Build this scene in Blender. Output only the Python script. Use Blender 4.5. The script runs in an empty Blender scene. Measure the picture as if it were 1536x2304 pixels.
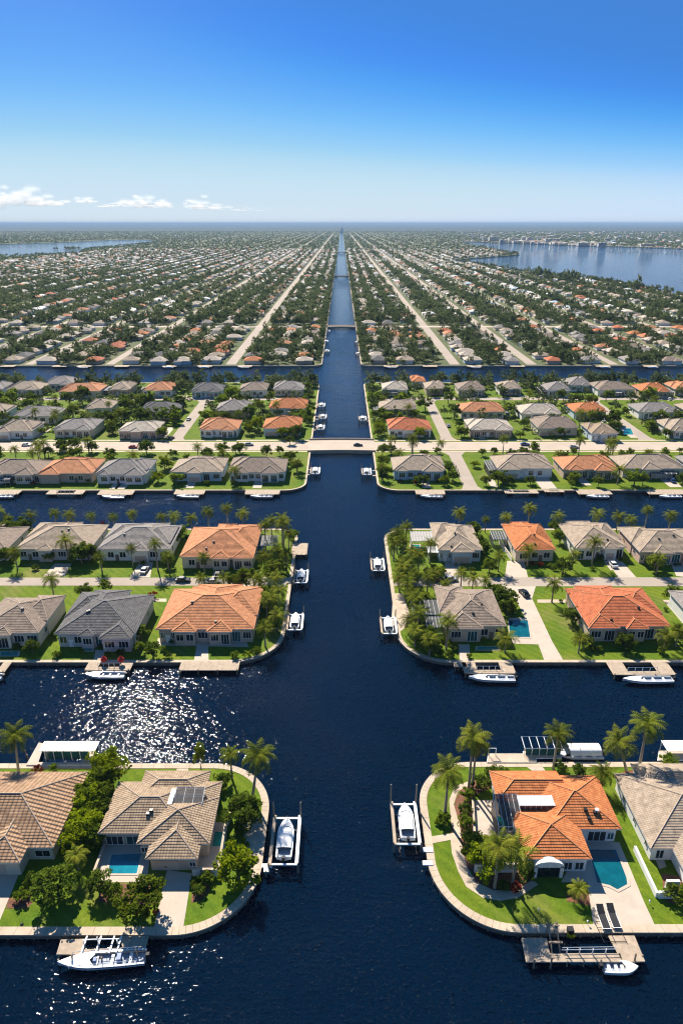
import bpy, math, random
import numpy as np
from mathutils import Vector, Matrix
R = math.radians
# ------------------------------------------------------------------ camera, sky, sun, exposure
GZ = 1.0                                   # land level, water is 0
CAM_H = 101.0
HAZE = 0.000052                             # density of the air volume built at the end
PITCH = math.atan(650 / 1536)
SC = bpy.context.scene
cam = bpy.data.cameras.new('camera'); cam_o = bpy.data.objects.new('camera', cam); SC.collection.objects.link(cam_o)
cam_o.location = (0, 0, CAM_H); cam_o.rotation_euler = (math.pi / 2 - PITCH, 0, 0)
cam.sensor_fit = 'VERTICAL'; cam.sensor_height = 36; cam.lens = 24; cam.clip_start = 1; cam.clip_end = 200000
SC.camera = cam_o
SUN_AZ, SUN_EL = R(-21), R(42)             # azimuth from +Y, negative to the left
W = bpy.data.worlds.new('World'); SC.world = W; W.use_nodes = True
nt = W.node_tree; bg = nt.nodes['Background']
sky = nt.nodes.new('ShaderNodeTexSky'); sky.sky_type = 'NISHITA'; sky.sun_disc = False
sky.sun_elevation = SUN_EL; sky.sun_rotation = SUN_AZ; sky.altitude = 100
sky.air_density = 1.0; sky.dust_density = 0.1; sky.ozone_density = 3.0
tc = nt.nodes.new('ShaderNodeTexCoord'); vm = nt.nodes.new('ShaderNodeVectorMath'); vm.operation = 'MULTIPLY_ADD'
vm.inputs[1].default_value = (1, 1, 2.0); vm.inputs[2].default_value = (0, 0, .03)
vn = nt.nodes.new('ShaderNodeVectorMath'); vn.operation = 'NORMALIZE'
nt.links.new(tc.outputs['Generated'], vm.inputs[0]); nt.links.new(vm.outputs[0], vn.inputs[0]); nt.links.new(vn.outputs[0], sky.inputs['Vector'])
vs_ = nt.nodes.new('ShaderNodeVectorMath'); vs_.operation = 'SCALE'; vs_.inputs['Scale'].default_value = 0.1
cv = nt.nodes.new('ShaderNodeRGBCurve')     # deeper blue aloft, paler and softer towards the horizon, as the photograph was exposed
for ch, pts in enumerate((((0, 0), (.14, .06), (.23, .068), (.275, .135), (.345, .30), (.46, .53), (.70, .64), (1, .72)),
                          ((0, 0), (.2, .20), (.36, .266), (.42, .376), (.53, .58), (.68, .74), (.888, .78), (1, .80)),
                          ((0, 0), (.3, .44), (.5, .64), (.596, .73), (.675, .88), (.80, .95), (.90, .90), (1, .9)))):
    c = cv.mapping.curves[ch]
    c.points[0].location = pts[0]; c.points[1].location = pts[-1]
    for q in pts[1:-1]: c.points.new(*q)
cv.mapping.update()
v2 = nt.nodes.new('ShaderNodeVectorMath'); v2.operation = 'SCALE'; v2.inputs['Scale'].default_value = 8.0
nt.links.new(sky.outputs[0], vs_.inputs[0]); nt.links.new(vs_.outputs[0], cv.inputs['Color']); nt.links.new(cv.outputs[0], v2.inputs[0]); nt.links.new(v2.outputs[0], bg.inputs['Color'])
bg.inputs['Strength'].default_value = 0.068
sl = bpy.data.lights.new('sun', 'SUN'); so = bpy.data.objects.new('sun', sl); SC.collection.objects.link(so)
sl.energy = 5.0; sl.angle = R(0.55); sl.color = (1.0, 0.92, 0.80)
sd = Vector((math.sin(SUN_AZ) * math.cos(SUN_EL), math.cos(SUN_AZ) * math.cos(SUN_EL), math.sin(SUN_EL)))
so.rotation_euler = sd.to_track_quat('Z', 'Y').to_euler(); so.location = (-100, 200, 300)
SC.view_settings.view_transform = 'Standard'; SC.view_settings.look = 'None'
SC.view_settings.exposure = 0.9; SC.view_settings.gamma = 1; SC.view_settings.use_curve_mapping = False
SC.cycles.use_denoising = True; SC.cycles.pixel_filter_type = 'BLACKMAN_HARRIS'; SC.cycles.filter_width = 1.15
SC.cycles.sample_clamp_direct = 50.0        # keeps the glitter of the waves from smearing
SC.cycles.max_bounces = 6; SC.cycles.diffuse_bounces = 2; SC.cycles.glossy_bounces = 3; SC.cycles.transmission_bounces = 4
SC.cycles.transparent_max_bounces = 40; SC.cycles.volume_bounces = 0; SC.cycles.caustics_reflective = False; SC.cycles.caustics_refractive = False

def P(px, py, z=GZ):
    """where a sight line measured on the photograph meets height z (used only to measure the place)"""
    a = (px - 768) / 1536; b = -(py - 1152) / 1536
    dy = math.cos(PITCH) + b * math.sin(PITCH); dz = -math.sin(PITCH) + b * math.cos(PITCH)
    t = (z - CAM_H) / dz
    return (a * t, dy * t)
def proj(x, y, z):
    zz = z - CAM_H; d = y * math.cos(PITCH) - zz * math.sin(PITCH); u = y * math.sin(PITCH) + zz * math.cos(PITCH)
    return 768 + 1536 * x / d, 1152 - 1536 * u / d
def height_at(y, py):
    """height above GZ of a point at depth y seen at row py"""
    b = -(py - 1152) / 1536
    dy = math.cos(PITCH) + b * math.sin(PITCH); dz = -math.sin(PITCH) + b * math.cos(PITCH)
    return CAM_H + dz / dy * y - GZ

# ------------------------------------------------------------------ materials
MATS = {}
def mat(name, col, rough=0.8, var=0.12, scale=1.0, bump=0.0, bscale=8.0, spec=0.3, metal=0.0, col2=None, detail=4):
    if name in MATS: return MATS[name]
    m = bpy.data.materials.new(name); m.use_nodes = True; n = m.node_tree; b = n.nodes['Principled BSDF']; L = n.links
    b.inputs['Roughness'].default_value = rough; b.inputs['Metallic'].default_value = metal
    b.inputs['Specular IOR Level'].default_value = spec
    t = n.nodes.new('ShaderNodeTexCoord')
    ns = n.nodes.new('ShaderNodeTexNoise'); ns.inputs['Scale'].default_value = scale; ns.inputs['Detail'].default_value = detail
    ns.inputs['Roughness'].default_value = 0.65
    L.new(t.outputs['Object'], ns.inputs['Vector'])
    rp = n.nodes.new('ShaderNodeMapRange'); rp.inputs['From Min'].default_value = 0.3; rp.inputs['From Max'].default_value = 0.7
    L.new(ns.outputs['Fac'], rp.inputs['Value'])
    mx = n.nodes.new('ShaderNodeMix'); mx.data_type = 'RGBA'
    c2 = col2 if col2 else tuple(min(1, c * (1 + var)) for c in col)
    c1 = col if col2 else tuple(c * (1 - var) for c in col)
    mx.inputs['A'].default_value = (*c1, 1); mx.inputs['B'].default_value = (*c2, 1)
    L.new(rp.outputs[0], mx.inputs['Factor']); L.new(mx.outputs['Result'], b.inputs['Base Color'])
    if bump:
        n2 = n.nodes.new('ShaderNodeTexNoise'); n2.inputs['Scale'].default_value = bscale; n2.inputs['Detail'].default_value = 3
        L.new(t.outputs['Object'], n2.inputs['Vector'])
        bp = n.nodes.new('ShaderNodeBump'); bp.inputs['Strength'].default_value = 1; bp.inputs['Distance'].default_value = bump
        L.new(n2.outputs['Fac'], bp.inputs['Height']); L.new(bp.outputs[0], b.inputs['Normal'])
    MATS[name] = m; return m

def roof_mat(name, col, col2, barrel=0.5, bump=0.05):
    """clay or concrete tile: courses and barrels along the UV (metres), tiles of slightly different colour"""
    m = bpy.data.materials.new(name); m.use_nodes = True; n = m.node_tree; b = n.nodes['Principled BSDF']; L = n.links
    b.inputs['Roughness'].default_value = 0.85; b.inputs['Specular IOR Level'].default_value = 0.2
    uv = n.nodes.new('ShaderNodeUVMap'); uv.uv_map = 'UVMap'
    br = n.nodes.new('ShaderNodeTexBrick'); br.inputs['Scale'].default_value = 1.0
    br.inputs['Brick Width'].default_value = 0.5; br.inputs['Row Height'].default_value = 0.42; br.inputs['Mortar Size'].default_value = 0.0
    br.inputs['Color1'].default_value = (*col, 1); br.inputs['Color2'].default_value = (*col2, 1)
    L.new(uv.outputs[0], br.inputs['Vector'])
    ns = n.nodes.new('ShaderNodeTexNoise'); ns.inputs['Scale'].default_value = 0.55; ns.inputs['Detail'].default_value = 6; ns.inputs['Roughness'].default_value = .7
    L.new(uv.outputs[0], ns.inputs['Vector'])
    rp = n.nodes.new('ShaderNodeMapRange'); rp.inputs['From Min'].default_value = .3; rp.inputs['From Max'].default_value = .7
    rp.inputs['To Min'].default_value = 0.62; rp.inputs['To Max'].default_value = 1.25
    L.new(ns.outputs['Fac'], rp.inputs['Value'])
    hv = n.nodes.new('ShaderNodeHueSaturation'); L.new(br.outputs['Color'], hv.inputs['Color']); L.new(rp.outputs[0], hv.inputs['Value'])
    L.new(hv.outputs[0], b.inputs['Base Color'])
    wv = n.nodes.new('ShaderNodeTexWave'); wv.wave_type = 'BANDS'; wv.bands_direction = 'X'; wv.wave_profile = 'SIN'
    wv.inputs['Scale'].default_value = 0.314 / barrel; wv.inputs['Distortion'].default_value = .6; wv.inputs['Detail'].default_value = 1; wv.inputs['Detail Scale'].default_value = .6
    L.new(uv.outputs[0], wv.inputs['Vector'])
    bp = n.nodes.new('ShaderNodeBump'); bp.inputs['Strength'].default_value = 0.8; bp.inputs['Distance'].default_value = bump
    L.new(wv.outputs['Fac'], bp.inputs['Height']); L.new(bp.outputs[0], b.inputs['Normal'])
    MATS[name] = m; return m

def leaf_mat(name, dark, light, trans=0.3, scale=1.1):
    m = bpy.data.materials.new(name); m.use_nodes = True; n = m.node_tree; L = n.links
    n.nodes.remove(n.nodes['Principled BSDF']); out = n.nodes['Material Output']
    t = n.nodes.new('ShaderNodeTexCoord'); ns = n.nodes.new('ShaderNodeTexNoise'); ns.inputs['Scale'].default_value = scale; ns.inputs['Detail'].default_value = 3
    L.new(t.outputs['Object'], ns.inputs['Vector'])
    rp = n.nodes.new('ShaderNodeMapRange'); rp.inputs['From Min'].default_value = .32; rp.inputs['From Max'].default_value = .68
    L.new(ns.outputs['Fac'], rp.inputs['Value'])
    mx = n.nodes.new('ShaderNodeMix'); mx.data_type = 'RGBA'; mx.inputs['A'].default_value = (*dark, 1); mx.inputs['B'].default_value = (*light, 1)
    L.new(rp.outputs[0], mx.inputs['Factor'])
    oi = n.nodes.new('ShaderNodeObjectInfo'); r2 = n.nodes.new('ShaderNodeMapRange'); r2.inputs['To Min'].default_value = .72; r2.inputs['To Max'].default_value = 1.25
    L.new(oi.outputs['Random'], r2.inputs['Value'])
    hv = n.nodes.new('ShaderNodeHueSaturation'); L.new(mx.outputs['Result'], hv.inputs['Color']); L.new(r2.outputs[0], hv.inputs['Value'])
    d = n.nodes.new('ShaderNodeBsdfDiffuse'); tr = n.nodes.new('ShaderNodeBsdfTranslucent'); ms = n.nodes.new('ShaderNodeMixShader'); ms.inputs[0].default_value = trans
    L.new(hv.outputs[0], d.inputs['Color']); L.new(hv.outputs[0], tr.inputs['Color'])
    L.new(d.outputs[0], ms.inputs[1]); L.new(tr.outputs[0], ms.inputs[2]); L.new(ms.outputs[0], out.inputs['Surface'])
    MATS[name] = m; return m

def glass_mat(name, col, rough=0.08):
    m = mat(name, col, rough, 0.25, 0.6, spec=0.6); return m

def screen_mat(name, col, clear):
    m = bpy.data.materials.new(name); m.use_nodes = True; n = m.node_tree; L = n.links; b = n.nodes['Principled BSDF']
    b.inputs['Base Color'].default_value = (*col, 1); b.inputs['Roughness'].default_value = .7
    tr = n.nodes.new('ShaderNodeBsdfTransparent'); ms = n.nodes.new('ShaderNodeMixShader'); ms.inputs[0].default_value = clear
    L.new(b.outputs[0], ms.inputs[1]); L.new(tr.outputs[0], ms.inputs[2]); L.new(ms.outputs[0], n.nodes['Material Output'].inputs['Surface'])
    MATS[name] = m; return m

def water_mat():
    m = bpy.data.materials.new('canal_water'); m.use_nodes = True; n = m.node_tree; b = n.nodes['Principled BSDF']; L = n.links
    b.inputs['Roughness'].default_value = 0.035; b.inputs['IOR'].default_value = 1.333; b.inputs['Specular IOR Level'].default_value = 0.5
    t = n.nodes.new('ShaderNodeTexCoord')
    ns = n.nodes.new('ShaderNodeTexNoise'); ns.inputs['Scale'].default_value = 0.02; ns.inputs['Detail'].default_value = 5
    L.new(t.outputs['Object'], ns.inputs['Vector'])
    mx = n.nodes.new('ShaderNodeMix'); mx.data_type = 'RGBA'; mx.inputs['A'].default_value = (0.0004, 0.0042, 0.0105, 1); mx.inputs['B'].default_value = (0.0006, 0.0075, 0.023, 1)
    L.new(ns.outputs['Fac'], mx.inputs['Factor']); L.new(mx.outputs['Result'], b.inputs['Base Color'])
    mp = n.nodes.new('ShaderNodeMapping'); mp.inputs['Rotation'].default_value = (0, 0, R(20)); mp.inputs['Scale'].default_value = (0.55, 1.0, 1.0)
    L.new(t.outputs['Object'], mp.inputs['Vector'])
    a = n.nodes.new('ShaderNodeTexNoise'); a.inputs['Scale'].default_value = 1.15; a.inputs['Detail'].default_value = 2.4; a.inputs['Roughness'].default_value = .5; a.inputs['Distortion'].default_value = .3
    L.new(mp.outputs[0], a.inputs['Vector'])
    c = n.nodes.new('ShaderNodeTexNoise'); c.inputs['Scale'].default_value = 0.16; c.inputs['Detail'].default_value = 2
    L.new(mp.outputs[0], c.inputs['Vector'])
    # small steep wavelets here and there on the gentle ripple: these carry the sparse glitter
    sp = n.nodes.new('ShaderNodeTexNoise'); sp.inputs['Scale'].default_value = 1.7; sp.inputs['Detail'].default_value = 1.0
    L.new(t.outputs['Object'], sp.inputs['Vector'])
    sr = n.nodes.new('ShaderNodeMapRange'); sr.inputs['From Min'].default_value = .56; sr.inputs['From Max'].default_value = .80; sr.inputs['To Min'].default_value = 0; sr.inputs['To Max'].default_value = 2.4
    L.new(sp.outputs['Fac'], sr.inputs['Value'])
    pt = n.nodes.new('ShaderNodeTexNoise'); pt.inputs['Scale'].default_value = 0.035; pt.inputs['Detail'].default_value = 2
    L.new(t.outputs['Object'], pt.inputs['Vector'])
    pr = n.nodes.new('ShaderNodeMapRange'); pr.inputs['From Min'].default_value = .35; pr.inputs['From Max'].default_value = .65; pr.inputs['To Min'].default_value = .6; pr.inputs['To Max'].default_value = 1.25
    L.new(pt.outputs['Fac'], pr.inputs['Value'])
    am = n.nodes.new('ShaderNodeMath'); am.operation = 'ADD'; L.new(pr.outputs[0], am.inputs[0]); L.new(sr.outputs[0], am.inputs[1])
    ml = n.nodes.new('ShaderNodeMath'); ml.operation = 'MULTIPLY'; L.new(a.outputs['Fac'], ml.inputs[0]); L.new(am.outputs[0], ml.inputs[1])
    ad = n.nodes.new('ShaderNodeMath'); ad.operation = 'MULTIPLY_ADD'; ad.inputs[1].default_value = 1.6
    L.new(c.outputs['Fac'], ad.inputs[0]); L.new(ml.outputs[0], ad.inputs[2])
    bp = n.nodes.new('ShaderNodeBump'); bp.inputs['Strength'].default_value = 1.0; bp.inputs['Distance'].default_value = 0.16
    L.new(ad.outputs[0], bp.inputs['Height']); L.new(bp.outputs[0], b.inputs['Normal'])
    MATS['water'] = m; return m

def grass_mat():
    m = bpy.data.materials.new('lawn_grass'); m.use_nodes = True; n = m.node_tree; b = n.nodes['Principled BSDF']; L = n.links
    b.inputs['Roughness'].default_value = 0.9; b.inputs['Specular IOR Level'].default_value = .1
    t = n.nodes.new('ShaderNodeTexCoord')
    def noise(s, d, v=None):
        x = n.nodes.new('ShaderNodeTexNoise'); x.inputs['Scale'].default_value = s; x.inputs['Detail'].default_value = d; x.inputs['Roughness'].default_value = .65
        L.new(t.outputs['Object'], x.inputs['Vector']); r = n.nodes.new('ShaderNodeMapRange'); r.inputs['From Min'].default_value = .32; r.inputs['From Max'].default_value = .68
        L.new(x.outputs['Fac'], r.inputs['Value']); return r
    a, c = noise(0.11, 4), noise(2.2, 4)
    m1 = n.nodes.new('ShaderNodeMix'); m1.data_type = 'RGBA'; m1.inputs['A'].default_value = (0.10, 0.175, 0.012, 1); m1.inputs['B'].default_value = (0.185, 0.225, 0.017, 1)
    L.new(a.outputs[0], m1.inputs['Factor'])
    m2 = n.nodes.new('ShaderNodeMix'); m2.data_type = 'RGBA'; m2.blend_type = 'MULTIPLY'; m2.inputs['B'].default_value = (.62, .68, .5, 1)
    L.new(m1.outputs['Result'], m2.inputs['A']); L.new(c.outputs[0], m2.inputs['Factor'])
    dp = noise(0.045, 5); dr = n.nodes.new('ShaderNodeMapRange'); dr.inputs['From Min'].default_value = .62; dr.inputs['From Max'].default_value = 1.0; dr.inputs['To Max'].default_value = .55
    L.new(dp.outputs[0], dr.inputs['Value'])
    m3 = n.nodes.new('ShaderNodeMix'); m3.data_type = 'RGBA'; m3.inputs['B'].default_value = (.24, .20, .07, 1); L.new(dr.outputs[0], m3.inputs['Factor']); L.new(m2.outputs['Result'], m3.inputs['A'])
    wv = n.nodes.new('ShaderNodeTexWave'); wv.bands_direction = 'DIAGONAL'; wv.inputs['Scale'].default_value = .22; wv.inputs['Distortion'].default_value = 1.2; L.new(t.outputs['Object'], wv.inputs['Vector'])
    m4 = n.nodes.new('ShaderNodeMix'); m4.data_type = 'RGBA'; m4.blend_type = 'MULTIPLY'; m4.inputs['B'].default_value = (.80, .86, .80, 1); L.new(wv.outputs['Fac'], m4.inputs['Factor']); L.new(m3.outputs['Result'], m4.inputs['A'])
    L.new(m4.outputs['Result'], b.inputs['Base Color'])
    MATS['grass'] = m; return m

water_mat(); grass_mat()
roof_mat('roof_brown', (.31, .22, .145), (.40, .30, .20), .5, .1)
roof_mat('roof_umber', (.32, .195, .115), (.42, .27, .165), .8, .22)
roof_mat('roof_orange', (.47, .15, .05), (.55, .205, .078))
roof_mat('roof_terracotta', (.47, .19, .085), (.55, .25, .12), .4, .03)
roof_mat('roof_red', (.44, .12, .05), (.5, .16, .07), .4, .03)
roof_mat('roof_grey', (.23, .205, .185), (.30, .27, .245), .4, .03)
roof_mat('roof_dark', (.10, .095, .095), (.15, .145, .14), .4, .03)
roof_mat('roof_tan', (.34, .265, .19), (.42, .33, .245), .4, .03)
roof_mat('roof_beige', (.44, .37, .29), (.52, .45, .36), .4, .03)
roof_mat('roof_taupe', (.245, .185, .14), (.31, .24, .185), .4, .03)
ROOFNAME = {'roof_brown': 'brown', 'roof_umber': 'brown', 'roof_orange': 'orange', 'roof_terracotta': 'terracotta', 'roof_red': 'red', 'roof_grey': 'grey',
            'roof_dark': 'charcoal', 'roof_tan': 'tan', 'roof_beige': 'beige', 'roof_taupe': 'taupe'}
mat('fascia', (.74, .70, .64), .6, .08); mat('ridge_cap', (.42, .33, .25), .8, .2, 3); mat('ridge_orange', (.60, .27, .12), .8, .15, 3)
mat('ridge_pale', (.46, .40, .34), .8, .15, 3); mat('ridge_dark', (.2, .19, .185), .8, .15, 3)
mat('stucco_white', (.78, .76, .72), .85, .06, .7, .01, 20); mat('stucco_tan', (.52, .41, .31), .85, .08, .7, .01, 20); mat('stucco_cream', (.68, .60, .47), .85, .07, .7, .01, 20)
mat('stucco_blue', (.50, .60, .66), .85, .06, .7); mat('stucco_grey', (.50, .48, .45), .85, .06, .7); mat('stucco_pink', (.6, .42, .34), .85, .06, .7)
mat('panel_grey', (.50, .55, .60), .45, .1, 2); mat('white_paint', (.82, .82, .80), .4, .04, 2); mat('garage_paint', (.56, .44, .35), .6, .05, 2); mat('dark_metal', (.03, .03, .032), .4, .1, 3, metal=.3)
glass_mat('window_glass', (.018, .026, .032)); glass_mat('teal_glass', (.02, .085, .09)); glass_mat('pool_water', (.004, .19, .26), .04); glass_mat('pool_deep', (.003, .095, .125), .04)
glass_mat('pool_green', (.01, .23, .19), .05)
screen_mat('screen_dark', (.035, .035, .04), .14); screen_mat('screen_smoke', (.05, .055, .06), .5); screen_mat('screen_pale', (.34, .31, .29), .08)
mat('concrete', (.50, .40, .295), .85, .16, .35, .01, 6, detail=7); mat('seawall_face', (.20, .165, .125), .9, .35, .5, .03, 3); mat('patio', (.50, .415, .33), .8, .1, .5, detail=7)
mat('road', (.37, .305, .245), .9, .1, .12, detail=8); mat('main_road', (.46, .375, .295), .9, .1, .08, detail=8); mat('line_paint', (.72, .62, .45), .8, .1)
mat('mulch', (.17, .075, .045), .95, .35, 1.5, .05, 6); mat('dock_wood', (.40, .315, .23), .85, .22, 1.2, .01, 12, detail=6); mat('pile_wood', (.30, .23, .165), .9, .3, 2, .02, 10)
mat('boat_white', (.83, .83, .82), .25, .03, 1, spec=.5); mat('canvas_white', (.84, .83, .80), .8, .05, 1.5, .01, 6); mat('boat_blue', (.05, .12, .33), .3, .2, 2); mat('cockpit', (.30, .34, .40), .5, .2, 2)
mat('rubber', (.02, .02, .022), .6, .1); mat('red_cloth', (.55, .03, .02), .7, .15, 2); mat('blue_cloth', (.04, .14, .42), .7, .15, 2); mat('bark', (.20, .155, .11), .95, .3, 3, .03, 8); mat('palm_bark', (.30, .245, .185), .95, .25, 3, .03, 8)
mat('far_ground', (.05, .08, .026), 1, .3, .012, col2=(.15, .15, .065), detail=9); mat('far_forest', (.02, .036, .026), 1, .3, .0012, col2=(.06, .075, .045), detail=9)
leaf_mat('leaf_dark', (.055, .098, .012), (.16, .21, .022), .48); leaf_mat('leaf_mid', (.09, .145, .012), (.23, .285, .024), .48); leaf_mat('leaf_lime', (.12, .175, .006), (.31, .36, .012), .45)
leaf_mat('leaf_palm', (.08, .12, .012), (.22, .235, .026), .3, .9); leaf_mat('leaf_palm_dry', (.11, .15, .018), (.27, .27, .03), .3, .9); leaf_mat('leaf_red', (.16, .02, .012), (.3, .05, .02)); leaf_mat('leaf_far', (.065, .10, .036), (.21, .245, .09), .42, .06)
for nme, c in (('car_black', (.015, .016, .018)), ('car_white', (.75, .75, .74)), ('car_silver', (.35, .36, .37)), ('car_blue', (.03, .07, .18)), ('car_red', (.32, .02, .02))): mat(nme, c, .25, .02, 1, spec=.6)

# ------------------------------------------------------------------ mesh and object helpers
COL = SC.collection
class MB:
    def __init__(s): s.v = []; s.f = []; s.m = []; s.u = []
    def add(s, vs, fs, m=0, uv=None):
        o = len(s.v); s.v += [tuple(p) for p in vs]
        for i, f in enumerate(fs):
            s.f.append(tuple(o + k for k in f)); s.m.append(m)
            s.u += [(uv[k] if uv else (vs[k][0], vs[k][1])) for k in f]
    def box(s, x0, x1, y0, y1, z0, z1, m=0):
        v = [(x0, y0, z0), (x1, y0, z0), (x1, y1, z0), (x0, y1, z0), (x0, y0, z1), (x1, y0, z1), (x1, y1, z1), (x0, y1, z1)]
        s.add(v, [(0, 3, 2, 1), (4, 5, 6, 7), (0, 1, 5, 4), (1, 2, 6, 5), (2, 3, 7, 6), (3, 0, 4, 7)], m)
    def tube(s, pts, rad, n=6, m=0, cap=True):
        rings = []; pts = [Vector(p) for p in pts]
        for i, p in enumerate(pts):
            d = (pts[min(i + 1, len(pts) - 1)] - pts[max(i - 1, 0)]).normalized()
            a = Vector((0, 0, 1)) if abs(d.z) < .9 else Vector((1, 0, 0))
            x = d.cross(a).normalized(); y = d.cross(x).normalized(); r = rad[i] if isinstance(rad, (list, tuple)) else rad
            rings.append([p + x * math.cos(2 * math.pi * k / n) * r + y * math.sin(2 * math.pi * k / n) * r for k in range(n)])
        vs = [q for rg in rings for q in rg]; fs = []
        for i in range(len(pts) - 1):
            for k in range(n): fs.append((i * n + k, (i + 1) * n + k, (i + 1) * n + (k + 1) % n, i * n + (k + 1) % n))
        if cap: fs += [tuple(range(n)), tuple((len(pts) - 1) * n + k for k in reversed(range(n)))]
        s.add(vs, fs, m)
    def prism(s, poly, z0, z1, m=0, ms=None):
        n = len(poly); a = sum(poly[i][0] * poly[(i + 1) % n][1] - poly[(i + 1) % n][0] * poly[i][1] for i in range(n))
        if a < 0: poly = poly[::-1]
        vs = [(p[0], p[1], z0) for p in poly] + [(p[0], p[1], z1) for p in poly]
        s.add(vs, [tuple(range(n, 2 * n))], m)
        s.add(vs, [(i, (i + 1) % n, n + (i + 1) % n, n + i) for i in range(n)], m if ms is None else ms)
    def build(s, name, mats, parent=None, loc=None, smooth=False):
        me = bpy.data.meshes.new(name); me.from_pydata(s.v, [], s.f)
        if isinstance(mats, str): mats = [mats]
        for k in mats: me.materials.append(MATS[k])
        me.polygons.foreach_set('material_index', s.m)
        ul = me.uv_layers.new(name='UVMap'); ul.data.foreach_set('uv', [c for t in s.u for c in t])
        if smooth: me.polygons.foreach_set('use_smooth', [True] * len(s.f))
        me.update()
        return link(name, me, parent, loc)
def link(name, data, parent=None, loc=None):
    o = bpy.data.objects.new(name, data); COL.objects.link(o)
    if parent: o.parent = parent
    if loc is not None: o.location = loc
    return o
def quads_mesh(name, V, mats, mi=None):
    me = bpy.data.meshes.new(name); n = len(V)
    me.vertices.add(n); me.vertices.foreach_set('co', np.ascontiguousarray(V, dtype=np.float32).ravel())
    me.loops.add(n); me.loops.foreach_set('vertex_index', np.arange(n, dtype=np.int32))
    me.polygons.add(n // 4); me.polygons.foreach_set('loop_start', np.arange(0, n, 4, dtype=np.int32))
    for k in mats: me.materials.append(MATS[k])
    if mi is not None: me.polygons.foreach_set('material_index', np.asarray(mi, dtype=np.int32))
    me.update(calc_edges=True); return me
def thing(name, label, cat, loc, rz=0, group=None):
    o = link(name, None, None, loc); o.rotation_euler = (0, 0, rz); o.empty_display_size = .5
    tag(o, label, cat, group); return o
def tag(o, label, cat, group=None):
    if label: o['label'] = label
    o['category'] = cat
    if group: o['group'] = group
    return o
def struct(o, kind='structure'): o['kind'] = kind; return o
def kids(o):
    return KIDS.get(o.name, list(o.children))
KIDS = {}
def dup(o, loc=None, rz=None, scale=None):
    """a copy of a thing with copies of its parts and sub-parts"""
    r = o.copy(); COL.objects.link(r)
    if loc is not None: r.location = loc
    if rz is not None: r.rotation_euler = (0, 0, rz)
    if scale is not None: r.scale = scale if isinstance(scale, (tuple, list)) else (scale,) * 3
    if o.name not in KIDS: KIDS[o.name] = [(c, list(c.children)) for c in o.children]
    made = []
    for c, gs in KIDS[o.name]:
        d = c.copy(); COL.objects.link(d); d.parent = r; made.append(d)
        for g in gs:
            e = g.copy(); COL.objects.link(e); e.parent = d
    return r, made
ONES = 'zeroth first second third fourth fifth sixth seventh eighth ninth tenth eleventh twelfth thirteenth fourteenth fifteenth sixteenth seventeenth eighteenth nineteenth'.split()
TENS = ['', '', 'twent', 'thirt', 'fort', 'fift', 'sixt', 'sevent', 'eight', 'ninet']
def nth(n):
    if n < 20: return ONES[n]
    if n >= 100: return 'hundred-and-' + nth(n - 100) if n > 100 else 'hundredth'
    return TENS[n // 10] + ('ieth' if n % 10 == 0 else 'y-' + ONES[n % 10])
AUTO = []     # (object, short look, x, y): labels counted out along each strip once everything stands
def auto(o, desc, x, y, cat, group): tag(o, None, cat, group); AUTO.append((o, desc, x, y))
ZONES = [(0, 88, 'front of the nearest islands'), (88, 120, 'back of the nearest islands'), (120, 160, 'near shore of the second islands'), (160, 181, 'south of the second islands\' street'),
         (181, 201, 'north of the second islands\' street'), (201, 240, 'far shore of the second islands'), (240, 284, 'near shore of the third islands'), (284, 319, 'south verge of the bridge road'),
         (319, 352, 'north verge of the bridge road'), (352, 384, 'first gardens north of bridge road'), (384, 415, 'south of the third islands\' backstreet'), (415, 440, 'north of the third islands\' backstreet'), (440, 500, 'far shore of the third islands')]
def zone(y):
    for a, b, t in ZONES:
        if a <= y < b: return t
    return nth(int((y - 520) // 20) + 1) + ' row beyond far cross canal'
def label_all():
    d = {}
    for o, desc, x, y in AUTO: d.setdefault((desc, x < 0, zone(y)), []).append((abs(x), o))
    for (desc, left, z), L in d.items():
        L.sort(key=lambda t: t[0])
        for i, (_, o) in enumerate(L):
            o['label'] = f"{desc}, {nth(i + 1)} {'left' if left else 'right'} of central canal, {z}"
# ------------------------------------------------------------------ water, land, seawalls, streets
def sheet(name, poly, z, m, parent=None):
    b = MB(); b.prism(poly, z - .02, z, 0); o = b.build(name, m, parent); return struct(o) if not parent else o
b = MB(); b.add([(-60000, -500, 0), (60000, -500, 0), (60000, 60000, 0), (-60000, 60000, 0)], [(0, 1, 2, 3)]); struct(b.build('water', 'water'))

def outline(x0, x1, y0, y1, side, rf, rb, inset=0, n=18):
    """plan of an island: square away from the central canal, rounded corners on it. side +1: canal on the right"""
    x0 += inset; x1 -= inset; y0 += inset; y1 -= inset; rf -= inset; rb -= inset
    pts = []
    if side > 0:
        pts += [(x0, y0)]
        pts += [(x1 - rf + rf * math.sin(t), y0 + rf - rf * math.cos(t)) for t in [math.pi / 2 * k / n for k in range(n + 1)]]
        pts += [(x1 - rb + rb * math.cos(t), y1 - rb + rb * math.sin(t)) for t in [math.pi / 2 * k / n for k in range(n + 1)]]
        pts += [(x0, y1)]
    else:
        pts += [(x1, y0), (x1, y1)]
        pts += [(x0 + rb - rb * math.sin(t), y1 - rb + rb * math.cos(t)) for t in [math.pi / 2 * k / n for k in range(n + 1)]]
        pts += [(x0 + rf - rf * math.cos(t), y0 + rf - rf * math.sin(t)) for t in [math.pi / 2 * k / n for k in range(n + 1)]]
    return pts
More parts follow.
